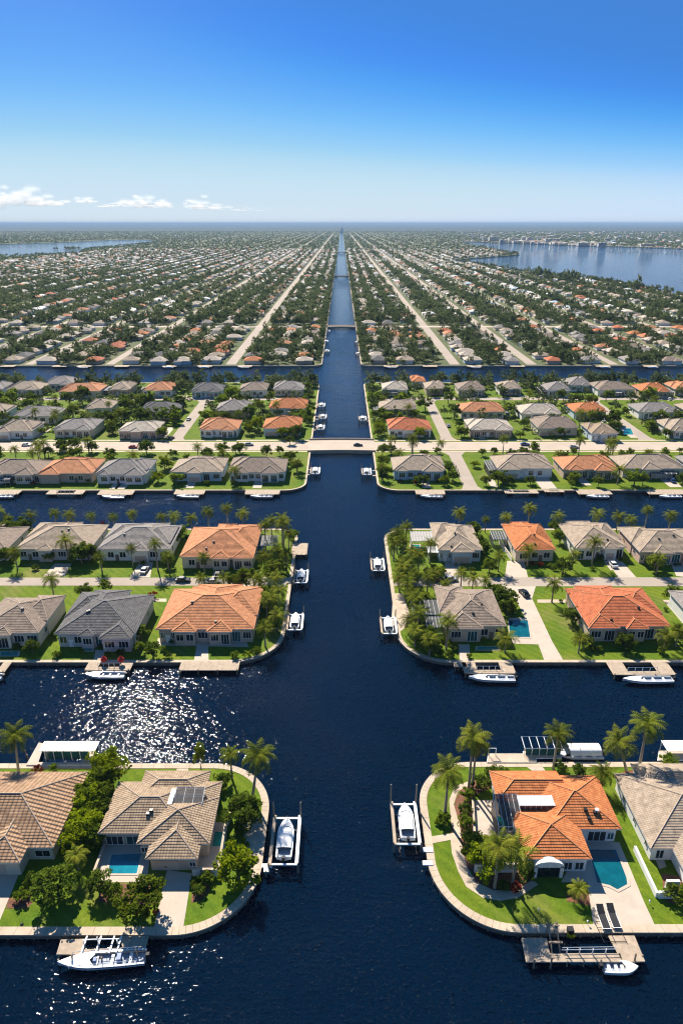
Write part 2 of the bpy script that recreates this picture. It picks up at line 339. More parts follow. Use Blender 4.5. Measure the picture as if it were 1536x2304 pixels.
def island(name_label, x0, x1, y0, y1, side, rf, rb, capw, ribs=2.0):
    o = outline(x0, x1, y0, y1, side, rf, rb); i = outline(x0, x1, y0, y1, side, rf, rb, capw); g = outline(x0, x1, y0, y1, side, rf, rb, .3)
    b = MB(); b.prism(g, -3, GZ, 0, 1); struct(b.build('land', ['grass', 'mulch']))
    t = thing('seawall', name_label, 'seawall', (o[0][0], o[0][1], 0), group='concrete seawalls around the islands')
    dx, dy = o[0][0], o[0][1]; n = len(o)
    b = MB(); w = MB()
    for k in range(n):
        a, c, d, e = o[k], o[(k + 1) % n], i[(k + 1) % n], i[k]
        z = GZ + .07; m_ = max(1, int(math.hypot(c[0] - a[0], c[1] - a[1]) / 2.4)) if capw > .9 else 1; vs = [(a[0] - dx, a[1] - dy), (c[0] - dx, c[1] - dy), (d[0] - dx, d[1] - dy), (e[0] - dx, e[1] - dy)]
        A, B, C_, D_ = [Vector((*v_, z)) for v_ in vs]; gp = .02 / max(.3, (B - A).length / m_) if capw > .9 else 0
        for j in range(m_): f0, f1 = (j + gp) / m_, (j + 1 - gp) / m_; b.add([A.lerp(B, f0), A.lerp(B, f1), D_.lerp(C_, f1), D_.lerp(C_, f0)], [(0, 1, 2, 3)])
        b.add([(vs[0][0], vs[0][1], z - .28), (vs[1][0], vs[1][1], z - .28), (vs[1][0], vs[1][1], z), (vs[0][0], vs[0][1], z)], [(0, 1, 2, 3)])
        b.add([(vs[3][0], vs[3][1], z), (vs[2][0], vs[2][1], z), (vs[2][0], vs[2][1], GZ - .1), (vs[3][0], vs[3][1], GZ - .1)], [(0, 1, 2, 3)])
        L = math.hypot(c[0] - a[0], c[1] - a[1]); ux, uy = (c[0] - a[0]) / L, (c[1] - a[1]) / L; nx, ny = uy, -ux
        def q(s, off): return (a[0] - dx + ux * s - nx * off, a[1] - dy + uy * s - ny * off)
        p0, p1 = q(0, .12), q(L, .12)
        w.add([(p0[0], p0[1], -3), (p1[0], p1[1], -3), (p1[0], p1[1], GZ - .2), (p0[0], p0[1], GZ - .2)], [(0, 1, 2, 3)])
        if ribs:
            m = max(1, int(L / ribs)) if L > ribs * .6 else (1 if k % 2 == 0 else 0)
            for j in range(min(m, 90)):
                s0 = (j + .5) * L / m; r0, r1, r2, r3 = q(s0 - .17, .1), q(s0 + .17, .1), q(s0 + .17, -.06), q(s0 - .17, -.06)
                w.prism([r0, r1, r2, r3], -3, GZ - .25, 0)
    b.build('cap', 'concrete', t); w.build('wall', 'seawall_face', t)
XL, XR = -13.4, 14.6
island('concrete seawall around the front island left of the wide canal', -190, XL, 70.7, 106.6, 1, 12.5, 12, 1.35)
island('concrete seawall with curved corner around the front island right of the wide canal', XR, 190, 71.1, 107, -1, 13, 11, 1.35)
island('concrete seawall around the second island left of the central canal', -270, -15.0, 140.9, 221, 1, 13, 8, 1.0, 2.4)
island('concrete seawall around the second island right of the central canal', 14.6, 270, 140.9, 221, -1, 13, 9, 1.0, 2.4)
island('concrete seawall round the third island with the bridge, left bank', -400, -14.6, 258.8, 463, 1, 9, 8, .8, 4)
island('concrete seawall round the third island with the bridge, right bank', 14.8, 400, 258.8, 463, -1, 9, 8, .8, 4)

# the far mainland: one concave sheet each side of the canal, cut by the two bays
PW = lambda px, py: P(px, py, 0.5)
rshore = [PW(*p) for p in ((1536, 665), (1443, 646), (1293, 626), (1198, 615), (1120, 603), (1060, 593), (1018, 586), (1060, 581), (1110, 578), (1168, 573), (1128, 566), (1093, 556), (1033, 547), (1042, 544),
                           (1148, 547), (1268, 552), (1418, 556), (1536, 560))]
lshore = [PW(*p) for p in ((0, 578), (90, 574), (180, 570), (194, 560), (280, 553), (350, 545.6), (352, 542), (320, 539), (240, 540.5), (150, 545), (0, 550))]
FY0 = 523
right_land = [(15.2 + 6, FY0), (2500, FY0), (2500, 900)] + rshore + [(14000, 3500), (60000, 3500), (60000, 59000), (0, 59000), (0, 8500), (15.2, 8500), (15.2, FY0 + 6)]
left_land = [(-15.2 - 6, FY0), (-15.2, FY0 + 6), (-15.2, 8500), (0, 8500), (0, 59000), (-60000, 59000), (-60000, 4300), (-12000, 4300)] + lshore[::-1] + [(-7000, 2100), (-7000, FY0)]
b = MB(); b.prism(right_land, -3, GZ); b.prism(left_land, -3, GZ); struct(b.build('terrain', 'far_ground'))
sheet('terrain', [(-60000, 9300), (60000, 9300), (60000, 59000), (-60000, 59000)], GZ + .6, 'far_forest')
def inside(poly, x, y):
    c = False; n = len(poly)
    for i in range(n):
        x0, y0 = poly[i]; x1, y1 = poly[i - 1]
        if (y0 > y) != (y1 > y) and x < (x1 - x0) * (y - y0) / (y1 - y0) + x0: c = not c
    return c
def on_far_land(x, y): return inside(right_land if x > 0 else left_land, x, y)
for s, nm in ((-1, 'left'), (1, 'right')):
    t = thing('seawall', f'low concrete seawall along the far shore of the cross canal, {nm} bank', 'seawall', (s * 15.2, FY0, 0), group='concrete seawalls around the islands')
    b = MB(); a = [(s * 900, 0), (s * 6, 0), (s * 1.7, 1.7), (0, 6), (0, 2400)]
    for p, q in zip(a, a[1:]):
        d = Vector((q[0] - p[0], q[1] - p[1], 0)).normalized(); nn = Vector((-d.y, d.x, 0)) * .35
        b.prism([(p[0] + nn.x, p[1] + nn.y), (q[0] + nn.x, q[1] + nn.y), (q[0] - nn.x, q[1] - nn.y), (p[0] - nn.x, p[1] - nn.y)], -2, GZ + .12, 0)
    b.build('cap', 'concrete', t)

# streets
def rect(x0, x1, y0, y1): return [(x0, y0), (x1, y0), (x1, y1), (x0, y1)]
sheet('street', rect(-270, -38, 179.7, 184.7), GZ + .03, 'road')
sheet('street', [(22, 179.3), (270, 179.3), (270, 184.9), (22, 184.9), (20, 182)], GZ + .03, 'road')
sheet('street', [(50.3, 141.9), (55, 141.9), (54.6, 150), (55, 172), (58, 179.29), (47.5, 179.29), (50.2, 172), (50.7, 150)], GZ + .028, 'patio')
def bigroad(x0, x1):
    sheet('road', rect(x0, x1, 312.2, 325.5), GZ + .03, 'main_road')
    for y0, y1 in ((309.4, 311.2), (327.2, 329)): sheet('pavement', rect(x0, x1, y0, y1), GZ + .035, 'concrete')
    b = MB(); x = x0
    while x < x1: b.box(x, min(x + 3, x1), 318.75, 318.9, GZ + .031, GZ + .034); x += 9
    for y in (312.8, 324.8): b.box(x0, x1, y, y + .15, GZ + .031, GZ + .034)
    struct(b.build('road_markings', 'line_paint'))
bigroad(-400, -15); bigroad(15.2, 400)
sheet('street', rect(-400, -24, 412.5, 419), GZ + .028, 'road'); sheet('street', rect(26, 400, 412.5, 419), GZ + .028, 'road')
for x0, x1, y0, y1 in ((50.2, 56, 259.8, 309.3), (50.2, 56, 329.1, 412.4), (150, 156, 329.1, 412.4), (-86, -80, 329.1, 412.4), (-210, -204, 329.1, 412.4)):
    sheet('street', [(x0 - 2.5 * (y1 > 309.2), y1), (x0, y1 - 5), (x0, y0 + 4), (x0 - 1.5, y0), (x1 + 1.5, y0), (x1, y0 + 4), (x1, y1 - 5), (x1 + 2.5 * (y1 > 309.2), y1)], GZ + .026, 'road')
STREETS_R = [87, 146, 209, 267, 326, 385, 444, 503, 562, 621, 680]; STREETS_L = [-85, -178, -240, -300, -360, -420, -480, -540, -600, -660, -720, -780, -840, -900]
CROSS = [735, 1467, 2700, 4030]
for X in STREETS_R + STREETS_L:
    y = FY0 + 4; runs = []; st = None
    while y < 7600:
        ok = on_far_land(X, y) and on_far_land(X + (8 if X > 0 else -8), y)
        if ok and st is None: st = y
        if not ok and st is not None: runs.append((st, y)); st = None
        y += 12
    if st: runs.append((st, y))
    hw = 3.9 if abs(X) < 160 else 3.4
    for a, c in runs[:2]:
        sheet('street', rect(X - hw, X + hw, a, c), GZ + .03, 'road')
for Y in CROSS:
    for s in (-1, 1):
        x = 15.3
        while on_far_land(s * (x + 10), Y) and x < Y * .62: x += 10
        w = 5.5 if Y < 2000 else 9
        sheet('street', rect(min(s * 15.3, s * x), max(s * 15.3, s * x), Y - w, Y + w), GZ + .06, 'main_road')

# bridges
def bridge(label, y0, y1, zt, arch=True):
    t = thing('bridge', label, 'bridge', (0, y0, 0), group='road bridges over the central canal')
    L = 16.2; n = 16; b = MB(); D = y1 - y0
    xs = [-L + 2 * L * k / n for k in range(n + 1)]
    top = lambda x: zt + .22 * (1 - (x / L) ** 2); bot = lambda x: (zt - 2.4 + 1.75 * math.sqrt(max(0, 1 - (x / (L - .6)) ** 2))) if abs(x) < L - .6 else zt - 3
    for i in range(n):
        a, c = xs[i], xs[i + 1]
        v = [(a, 0, bot(a)), (c, 0, bot(c)), (c, 0, top(c)), (a, 0, top(a)), (a, D, bot(a)), (c, D, bot(c)), (c, D, top(c)), (a, D, top(a))]
        b.add(v, [(0, 1, 2, 3), (5, 4, 7, 6), (4, 5, 1, 0)], 1); b.add(v, [(3, 2, 6, 7)], 0)
    b.build('deck', ['main_road', 'concrete'], t)
    for yy in (.02, D - .37):
        b = MB()
        for i in range(n):
            a, c = xs[i], xs[i + 1]; v = []
            for y in (yy, yy + .35):
                v += [(a, y, top(a) - .4), (c, y, top(c) - .4), (c, y, top(c) + .75), (a, y, top(a) + .75)]
            b.add(v, [(0, 1, 2, 3), (5, 4, 7, 6), (3, 2, 6, 7)])
        b.build('parapet', 'concrete', t)
    for x in (-9.5, 9.5):
        b = MB(); b.box(x - .5, x + .5, .6, D - .6, -2, bot(x) - .01); b.build('pier', 'concrete', t)
    return t
bridge('wide arched concrete road bridge nearest in the central canal', 309.4, 329, GZ + .05)
bridge('second concrete bridge along the central canal, past the far cross canal', 729.4, 740.6, GZ + .2)
bridge('third bridge along the central canal, thin in the haze', 1460, 1473, GZ + .6)
bridge('fourth and farthest bridge along the central canal', 2689, 2710, GZ + 1)

# flat ground pieces measured on the photograph: drives, patios, paths, beds
def pp(*pts): return [P(*p) for p in pts]
def flat(name, m, pts, z): sheet(name, pts, GZ + z, m)
# front left island
flat('driveway', 'patio', pp((346, 2091), (412, 2091), (432, 1965), (376, 1958)), .03)
flat('patio', 'patio', pp((208, 1985), (330, 1985), (345, 1880), (240, 1880)), .026)
flat('patio', 'patio', pp((432, 1965), (492, 1962), (512, 1850), (440, 1850)), .024)
flat('patio', 'concrete', pp((545, 1840), (590, 1840), (587, 1930), (572, 1975), (556, 1935)), .032)
flat('path', 'concrete', pp((398, 1742), (424, 1742), (424, 1724), (398, 1724)), .03)
flat('patio', 'patio', pp((-40, 2075), (0, 2072), (46, 1960), (-30, 1955)), .03)
flat('mulch_bed', 'mulch', pp((15, 2044), (62, 2044), (75, 2030), (70, 2012), (20, 2018)), .02)
flat('mulch_bed', 'mulch', pp((222, 2030), (300, 2035), (352, 2035), (358, 1990), (225, 1988)), .021)
flat('mulch_bed', 'mulch', pp((430, 2032), (452, 2026), (472, 2005), (470, 1988), (434, 1990)), .02)
# front right island
flat('path', 'concrete', pp((1165, 2020), (1210, 1990), (1196, 1980), (1160, 2005), (1110, 2003), (1070, 1985), (1050, 1950), (1035, 1890), (1012, 1880), (1016, 1920), (1030, 1960), (1048, 1995), (1085, 2020), (1125, 2027)), .03)
flat('path', 'concrete', pp((972, 1898), (1038, 1885), (1032, 1850), (1020, 1810), (1030, 1780), (1062, 1764), (1058, 1756), (1022, 1770), (1010, 1800), (1014, 1850), (1022, 1874), (970, 1882)), .034)
flat('patio', 'patio', pp((1320, 1985), (1335, 2090), (1476, 2090), (1448, 2030), (1392, 1895), (1310, 1890), (1262, 1985)), .026)
flat('patio', 'patio', pp((1068, 1880), (1068, 1800), (1190, 1800), (1190, 1880)), .024)
flat('path', 'patio', pp((1196, 1734), (1226, 1734), (1212, 1716), (1170, 1716)), .03)
flat('mulch_bed', 'mulch', pp((1062, 1985), (1085, 2005), (1130, 2008), (1180, 1996), (1200, 1972), (1198, 1950), (1062, 1945)), .02)
flat('mulch_bed', 'mulch', pp((1275, 2028), (1328, 2038), (1322, 2008), (1285, 2000), (1272, 2010)), .033)
flat('mulch_bed', 'mulch', pp((1012, 1880), (1050, 1960), (1066, 1960), (1064, 1790), (1110, 1770), (1110, 1745), (1040, 1765), (1024, 1800)), .018)
flat('mulch_bed', 'mulch', pp((1405, 1790), (1420, 1785), (1416, 1752), (1450, 1738), (1440, 1728), (1396, 1738), (1394, 1760)), .02)
flat('mulch_bed', 'mulch', pp((1490, 1995), (1500, 2030), (1545, 2040), (1545, 1975), (1488, 1965)), .02)
flat('path', 'patio', pp((1414, 1790), (1436, 1780), (1498, 1950), (1482, 1955)), .024)
# second islands
flat('driveway', 'patio', pp((98, 1297), (146, 1297), (162, 1268), (124, 1268)), .02)
flat('driveway', 'patio', pp((292, 1299), (338, 1299), (345, 1264), (316, 1264)), .02)
flat('driveway', 'patio', pp((470, 1320), (640, 1320), (655, 1300), (560, 1297), (480, 1300)), .025)
flat('path', 'patio', pp((436, 1490), (470, 1490), (468, 1445), (444, 1445)), .02)
flat('path', 'concrete', pp((300, 1352), (375, 1354), (375, 1347), (300, 1346)), .02)
flat('path', 'patio', pp((212, 1484), (238, 1484), (235, 1462), (215, 1462)), .02)
flat('patio', 'patio', pp((350, 1452), (560, 1456), (552, 1440), (356, 1436)), .018)
flat('driveway', 'patio', pp((1000, 1297), (1040, 1298), (1032, 1262), (1000, 1262)), .02)
flat('driveway', 'patio', pp((1135, 1299), (1187, 1299), (1178, 1262), (1140, 1262)), .02)
flat('driveway', 'patio', pp((1390, 1300), (1432, 1301), (1394, 1258), (1362, 1257)), .02)
flat('driveway', 'patio', pp((1520, 1296), (1560, 1300), (1536, 1262), (1505, 1262)), .02)
flat('path', 'concrete', pp((1208, 1356), (1305, 1356), (1303, 1349), (1208, 1349)), .02)
flat('driveway', 'patio', pp((1490, 1350), (1545, 1415), (1575, 1400), (1540, 1350)), .02)
flat('patio', 'patio', pp((1150, 1448), (1210, 1450), (1200, 1390), (1145, 1390)), .018)
flat('path', 'patio', pp((1034, 1488), (1056, 1488), (1056, 1450), (1030, 1450)), .02)
flat('path', 'concrete', pp((880, 1402), (902, 1420), (925, 1398), (918, 1370), (905, 1335), (884, 1335)), .022)
flat('patio', 'patio', pp((950, 1310), (890, 1310), (880, 1318), (1010, 1318), (1010, 1308)), .022)
# third islands: walks and drives
for px, py0, py1, w in ((270, 1100, 1078, 12), (255, 1100, 1082, 9), (425, 1098, 1076, 10), (578, 1098, 1076, 10), (960, 1098, 1072, 9), (1235, 1100, 1070, 18), (1112, 1096, 1076, 8), (1320, 1092, 1072, 10), (1520, 1096, 1072, 14),
                        (365, 985, 962, 9), (80, 985, 965, 8), (405, 902, 890, 8), (285, 900, 888, 9), (208, 900, 886, 8), (1185, 900, 890, 11), (1085, 988, 970, 7), (1430, 985, 962, 12), (1010, 900, 888, 8), (940, 982, 966, 6)):
    x0, y0 = P(px - w, py0); x1, y1 = P(px + w, py0); x2, y2 = P(px + w * .8, py1)
    flat('driveway', 'patio', [(x0, y0), (x1, y0), (x1, y2), (x0, y2)], .02)
# ------------------------------------------------------------------ houses
def slope(mb, p0, p1, t0, t1, steps):
    """one roof slope between the eave p0-p1 and the top t0-t1, laid in courses that overlap like real tiles"""
    p0, p1, t0, t1 = map(Vector, (p0, p1, t0, t1)); e = (p1 - p0).normalized(); up = ((t0 + t1) / 2 - (p0 + p1) / 2); up = (up - e * up.dot(e)); Ls = up.length; up.normalize()
    k = max(1, int(Ls / steps)) if steps else 1; st = .07 if steps else 0
    def uvof(p): d = p - p0; return (d.dot(e), d.dot(up))
    for i in range(k):
        a0, a1 = p0.lerp(t0, i / k), p1.lerp(t1, i / k); b0, b1 = p0.lerp(t0, (i + 1) / k), p1.lerp(t1, (i + 1) / k)
        r = Vector((0, 0, st)); vs = [a0 + r, a1 + r, b1, b0]
        if (b1 - b0).length < 1e-4: vs = vs[:3]
        mb.add(vs, [tuple(range(len(vs)))], 0, [uvof(p) for p in vs])
        if st: mb.add([a0, a1, a1 + r, a0 + r], [(0, 1, 2, 3)], 0, [uvof(a0), uvof(a1), uvof(a1), uvof(a0)])
def hip(mb, x0, x1, y0, y1, ze, pitch, axis=None, h0=True, h1=True, steps=0, caps=True):
    """hipped (or open-ended) roof over an eave rectangle; returns the ridge height"""
    w, d = x1 - x0, y1 - y0
    if axis is None: axis = 'x' if w >= d else 'y'
    if axis == 'x':
        hh = min(d / 2, w / 2 if (h0 and h1) else w); yc = (y0 + y1) / 2; z = ze + pitch * d / 2
        a = (x0 + (hh if h0 else 0), yc, z); c = (x1 - (hh if h1 else 0), yc, z)
    else:
        hh = min(w / 2, d / 2 if (h0 and h1) else d); xc = (x0 + x1) / 2; z = ze + pitch * w / 2
        a = (xc, y0 + (hh if h0 else 0), z); c = (xc, y1 - (hh if h1 else 0), z)
    q = [(x0, y0, ze), (x1, y0, ze), (x1, y1, ze), (x0, y1, ze)]
    if axis == 'x':
        slope(mb, q[0], q[1], a, c, steps); slope(mb, q[2], q[3], c, a, steps)
        slope(mb, q[1], q[2], c, c, steps if h1 else 0); slope(mb, q[3], q[0], a, a, steps if h0 else 0)
        hips = [(q[0], a, h0), (q[3], a, h0), (q[1], c, h1), (q[2], c, h1)]
    else:
        slope(mb, q[1], q[2], a, c, steps); slope(mb, q[3], q[0], c, a, steps)
        slope(mb, q[0], q[1], a, a, steps if h0 else 0); slope(mb, q[2], q[3], c, c, steps if h1 else 0)
        hips = [(q[0], a, h0), (q[1], a, h0), (q[2], c, h1), (q[3], c, h1)]
    if caps:
        for p, t, on in hips:
            if on: mb.tube([Vector(p) + Vector((0, 0, .04)), Vector(t) + Vector((0, 0, .06))], .11 if steps else .13, 5, 2)
        if (Vector(a) - Vector(c)).length > .3: mb.tube([Vector(a) + Vector((0, 0, .05)), Vector(c) + Vector((0, 0, .05))], .13, 5, 2)
    for i in range(4):                                  # fascia and soffit
        p, r = q[i], q[(i + 1) % 4]
        mb.add([(p[0], p[1], ze - .22), (r[0], r[1], ze - .22), (r[0], r[1], ze), (p[0], p[1], ze)], [(0, 1, 2, 3)], 1)
    mb.add([(x, y, ze - .22) for x, y, _ in q], [(3, 2, 1, 0)], 1)
    return z
WZ = [1.0]
def window(parent, axis, at, c, z0, w, h, sgn, glass='window_glass', frame='white_paint', bars=1, name='window'):
    """axis 'y': wall plane y=at facing sgn; c is the centre along the wall"""
    f = MB(); g = MB(); t = .09; z0 *= WZ[0]; h *= WZ[0]
    def bx(b, u0, u1, v0, v1, d0, d1):
        lo, hi = sorted((at + sgn * d0, at + sgn * d1))
        if axis == 'y': b.box(u0, u1, lo, hi, v0, v1)
        else: b.box(lo, hi, u0, u1, v0, v1)
    u0, u1 = c - w / 2, c + w / 2
    for a, e in ((u0, u0 + t), (u1 - t, u1)): bx(f, a, e, z0, z0 + h, .0, .1)
    for a, e in ((z0, z0 + t), (z0 + h - t, z0 + h)): bx(f, u0 + t, u1 - t, a, e, .0, .1)
    for k in range(bars):
        m = u0 + w * (k + 1) / (bars + 1); bx(f, m - .04, m + .04, z0 + t, z0 + h - t, .0, .08)
    bx(g, u0 + t, u1 - t, z0 + t, z0 + h - t, .0, .04)
    fo = f.build(name, frame, parent); g.build('pane', glass, fo); return fo
def cage(parent, x0, x1, y0, y1, h, frame='white_paint', screen='screen_dark', nx=5, slopez=0.4, roofonly=False):
    """screened pool enclosure: a frame of tubes with mesh panels"""
    b = MB(); r = .07
    for i in range(nx + 1):
        x = x0 + (x1 - x0) * i / nx
        b.tube([(x, y0, 0 if not roofonly or i in (0, nx) else h), (x, y0, h), (x, y1, h + slopez)], r, 4)
    for y, z in ((y0, h), (y1, h + slopez), ((y0 + y1) / 2, h + slopez / 2)): b.tube([(x0, y, z), (x1, y, z)], r, 4)
    b.tube([(x0, y0, h * .5), (x1, y0, h * .5)], r, 4)
    e = b.build('screen_enclosure', frame, parent)
    s = MB(); s.add([(x0, y0, h + .03), (x1, y0, h + .03), (x1, y1, h + slopez + .03), (x0, y1, h + slopez + .03)], [(0, 1, 2, 3)])
    for x in (x0, x1): s.add([(x, y0, .1), (x, y1, .1), (x, y1, h + slopez), (x, y0, h)], [(0, 1, 2, 3)])
    s.build('screen_panel', screen, e); return e
RC = {'roof_orange': 'ridge_orange', 'roof_terracotta': 'ridge_orange', 'roof_red': 'ridge_orange', 'roof_grey': 'ridge_pale', 'roof_dark': 'ridge_dark', 'roof_beige': 'ridge_pale'}
HOUSES = []     # footprints for keeping plants off them
def house(label, ex0, ex1, ey0, ey1, roof, wall='stucco_white', ze=2.9, pitch=.38, front=(), back=(), steps=0, feats='auto', extra=(), garage=None, vents=2, seed=0, group='canal houses', lod=0, main_axis=None):
    """a villa under one hipped main roof with hipped projections; ex*/ey* are the eaves in world metres.
    front/back: (from, to, depth) as fractions of the width; extra: further eave rectangles (x0, x1, y0, y1, dz, axis, hip0, hip1)"""
    WZ[0] = max(1, min(1.5, ze / 2.9)) if feats == 'auto' else 1.0
    rnd = random.Random(seed * 77 + int(ex0 * 10)); cx, cy = (ex0 + ex1) / 2, (ey0 + ey1) / 2
    t = thing('house', label, 'house', (cx, cy, GZ), group=group) if label else thing('house', None, 'house', (cx, cy, GZ), group=group)
    w, d = ex1 - ex0, ey1 - ey0; x0, x1, y0, y1 = -w / 2, w / 2, -d / 2, d / 2; oh = .6
    HOUSES.append((ex0 - 1, ex1 + 1, ey0 - 1, ey1 + 1))
    rb = MB(); wb = MB(); fr = []
    hip(rb, x0, x1, y0, y1, ze, pitch, steps=steps, axis=main_axis); wb.box(x0 + oh, x1 - oh, y0 + oh, y1 - oh, 0, ze - .225)
    k = 0
    for a, c, dp in front:
        k += 1; fx0, fx1 = x0 + a * w, x0 + c * w; pw = fx1 - fx0; z = ze - .03 * k
        hip(rb, fx0, fx1, y0 - dp, y0 + pw / 2 + .4, z, pitch, 'y', True, False, steps); wb.box(fx0 + oh, fx1 - oh, y0 - dp + oh, y0 + oh + .3, 0, z - .23); fr.append((fx0 + oh, fx1 - oh, y0 - dp + oh))
        HOUSES.append((fx0 + cx, fx1 + cx, y0 + cy - dp - .5, y0 + cy))
    for a, c, dp in back:
        k += 1; fx0, fx1 = x0 + a * w, x0 + c * w; pw = fx1 - fx0; z = ze - .03 * k
        hip(rb, fx0, fx1, y1 - pw / 2 - .4, y1 + dp, z, pitch, 'y', False, True, steps); wb.box(fx0 + oh, fx1 - oh, y1 - oh - .3, y1 + dp - oh, 0, z - .23)
        HOUSES.append((fx0 + cx, fx1 + cx, y1 + cy, y1 + cy + dp + .5))
    for ax0, ax1, ay0, ay1, dz, axis, h0, h1 in extra:
        k += 1; X0, X1, Y0, Y1 = ax0 - cx, ax1 - cx, ay0 - cy, ay1 - cy; z = ze + dz - .03 * k
        hip(rb, X0, X1, Y0, Y1, z, pitch, axis, h0, h1, steps); wb.box(X0 + oh, X1 - oh, Y0 + oh, Y1 - oh, 0, z - .23)
        HOUSES.append((ax0, ax1, ay0, ay1))
    wb.build('wall', wall, t)
    ro = rb.build('roof', [roof, 'fascia', RC.get(roof, 'ridge_cap')], t)
    if steps:                                           # roof vents and pipes
        for i in range(vents):
            b = MB(); vx, vy = rnd.uniform(x0 + w * .3, x1 - w * .3), rnd.uniform(y0 + 1.2, -1.2); z = ze + pitch * (vy - y0)
            b.box(vx - .3, vx + .3, vy - .25, vy + .25, z - .05, z + .38); b.build('vent', 'dark_metal', ro)
    if feats == 'auto':
        segs = []                                       # free stretches of the front wall
        xs = sorted([(a, c) for a, c, _ in fr]); last = x0 + oh
        for a, c in xs + [(x1 - oh, x1 - oh)]:
            if a - last > 1.6: segs.append((last, a, y0 + oh))
            last = max(last, c)
        door = False
        for i, (a, c, y) in enumerate(segs + fr):
            L = c - a; isf = i >= len(segs)
            if garage is not None and isf and i - len(segs) == garage:
                b = MB(); b.box(a + .7, c - .7, y - .06, y + .02, .02, 2.25); 
                g = b.build('garage_door', 'garage_paint', t); h = MB(); h.box((a + c) / 2 - .25, (a + c) / 2 + .25, y - .12, y - .06, .7, .78); h.build('handle', 'dark_metal', g); continue
            if not door and not isf and L > 2.2:
                door = True; xd = a + L * .5; b = MB(); b.box(xd - .55, xd + .55, y - .07, y + .02, .02, 2.15); g = b.build('door', 'white_paint' if rnd.random() < .5 else 'bark', t)
                h = MB(); h.box(xd + .35, xd + .45, y - .14, y - .07, .95, 1.1); h.build('handle', 'dark_metal', g)
                for s in (-1, 1):
                    ww = min(2.0, L * .5 - 1.2)
                    if ww > .6: window(t, 'y', y, xd + s * (.9 + ww / 2), .75, ww, 1.35, -1)
                continue
            n = 1 if L < 4.5 else 2
            for j in range(n):
                ww = min(2.6, L / n - .6); tall = rnd.random() < .4
                if ww > .4: window(t, 'y', y, a + L * (j + .5) / n, .1 if tall else .8, ww, 2.1 if tall else 1.35, -1, bars=2 if ww > 2 else 1, glass='teal_glass' if tall and rnd.random() < .4 else 'window_glass')
        for s in (-1, 1):
            at = s * (w / 2 - oh)
            for yy in ((-d * .22, d * .18) if lod == 0 else (0,)):
                window(t, 'x', at, yy, .9, 1.5, 1.2, s)
    WZ[0] = 1.0
    return t
def eave(fl, fr, back_y, ze=2.9):
    """eave rectangle in metres from the two front eave corners and the row of the back eave"""
    z = GZ + ze; a, c = P(*fl, z), P(*fr, z); yb = P(fl[0], back_y, z)[1]; return a[0], c[0], (a[1] + c[1]) / 2, yb

# --- the four houses on the front islands
h = house('umber-tiled house cut by the frame edge on the left of the front island', -72, -48.3, 83.6, 100.8, 'roof_umber', 'stucco_cream', pitch=.38, steps=.5, vents=3, seed=1, ze=3.4,
          front=(), extra=((-60.5, -52.6, 80.6, 90, .1, 'y', True, False), (-71, -63, 81.8, 90, .05, 'y', True, False)), feats=None)
for x, w, hh, z in ((-6.5, 2, 1.5, .8), (9.5, 2.6, 1.5, .7)): window(h, 'y', -8.0, x, z, w, hh, -1)
b = MB(); b.box(.6, 4.6, -11.03, -10.95, .02, 2.3); b.build('garage_door', 'garage_paint', h)
window(h, 'y', -9.8 , -6.5, .3, 3.2, 2, -1)
for yy in (-5, 0, 5): window(h, 'x', 11.25, yy, .8, 1.6, 1.4, 1)

h = house('brown-tiled house with a blue pool beside its driveway on the front island', -41.8, -26.5, 86.5, 98.3, 'roof_brown', 'stucco_tan', pitch=.38, steps=.45, vents=2, seed=2, ze=3.4, feats=None,
          extra=((-34.6, -22.2, 84.3, 94.5, .1, 'y', True, True), (-32.4, -23.7, 81.5, 88, -.05, 'y', True, False), (-28, -22.3, 91.8, 98.4, .05, 'x', False, True), (-37.5, -25, 94, 101.2, 0, 'x', True, True)))
b = MB(); b.box(2.6, 7.0, -10.36, -10.27, .02, 2.2); g = b.build('garage_door', 'garage_paint', h); q = MB(); q.box(4.5, 5.1, -10.44, -10.36, .8, .9); q.build('handle', 'dark_metal', g)
window(h, 'y', -10.3, 9.3, .9, 1.1, 1.1, -1); window(h, 'y', -5.3, -5.2, .15, 3.0, 2.1, -1, bars=2); window(h, 'y', -5.3, -2, .15, 2.4, 2.1, -1, glass='teal_glass')
window(h, 'y', -7.5, .6, .9, 1.2, 1.2, -1); window(h, 'x', 11.35, -2.2, .5, 2.2, 1.7, 1); window(h, 'x', 11.25, 2.9, .7, 1.8, 1.4, 1)
for yy in (-3, 2.5): window(h, 'x', -7.05, yy, .9, 1.5, 1.2, -1)
e = MB()
for i in range(4): x = 4.2 + i * 1.7; e.tube([(x, -.6, 2.9), (x, -.6, 4.6), (x, 2.6, 5.35)], .08, 4)
for y, z in ((-.6, 4.6), (1, 4.97), (2.6, 5.35)): e.tube([(4.2, y, z), (9.3, y, z)], .08, 4)
eo = e.build('screen_enclosure', 'white_paint', h)
s = MB(); s.add([(4.2, -.6, 4.64), (9.3, -.6, 4.64), (9.3, 2.6, 5.39), (4.2, 2.6, 5.39)], [(0, 1, 2, 3)]); s.add([(4.2, -.58, 2.7), (9.3, -.58, 2.7), (9.3, -.58, 4.6), (4.2, -.58, 4.6)], [(0, 1, 2, 3)]); s.build('screen_panel', 'screen_dark', eo)
c = MB(); c.box(3.3, 4.1, -1.2, 2.4, 2.9, 5.2); c.build('parapet', 'stucco_white', h)

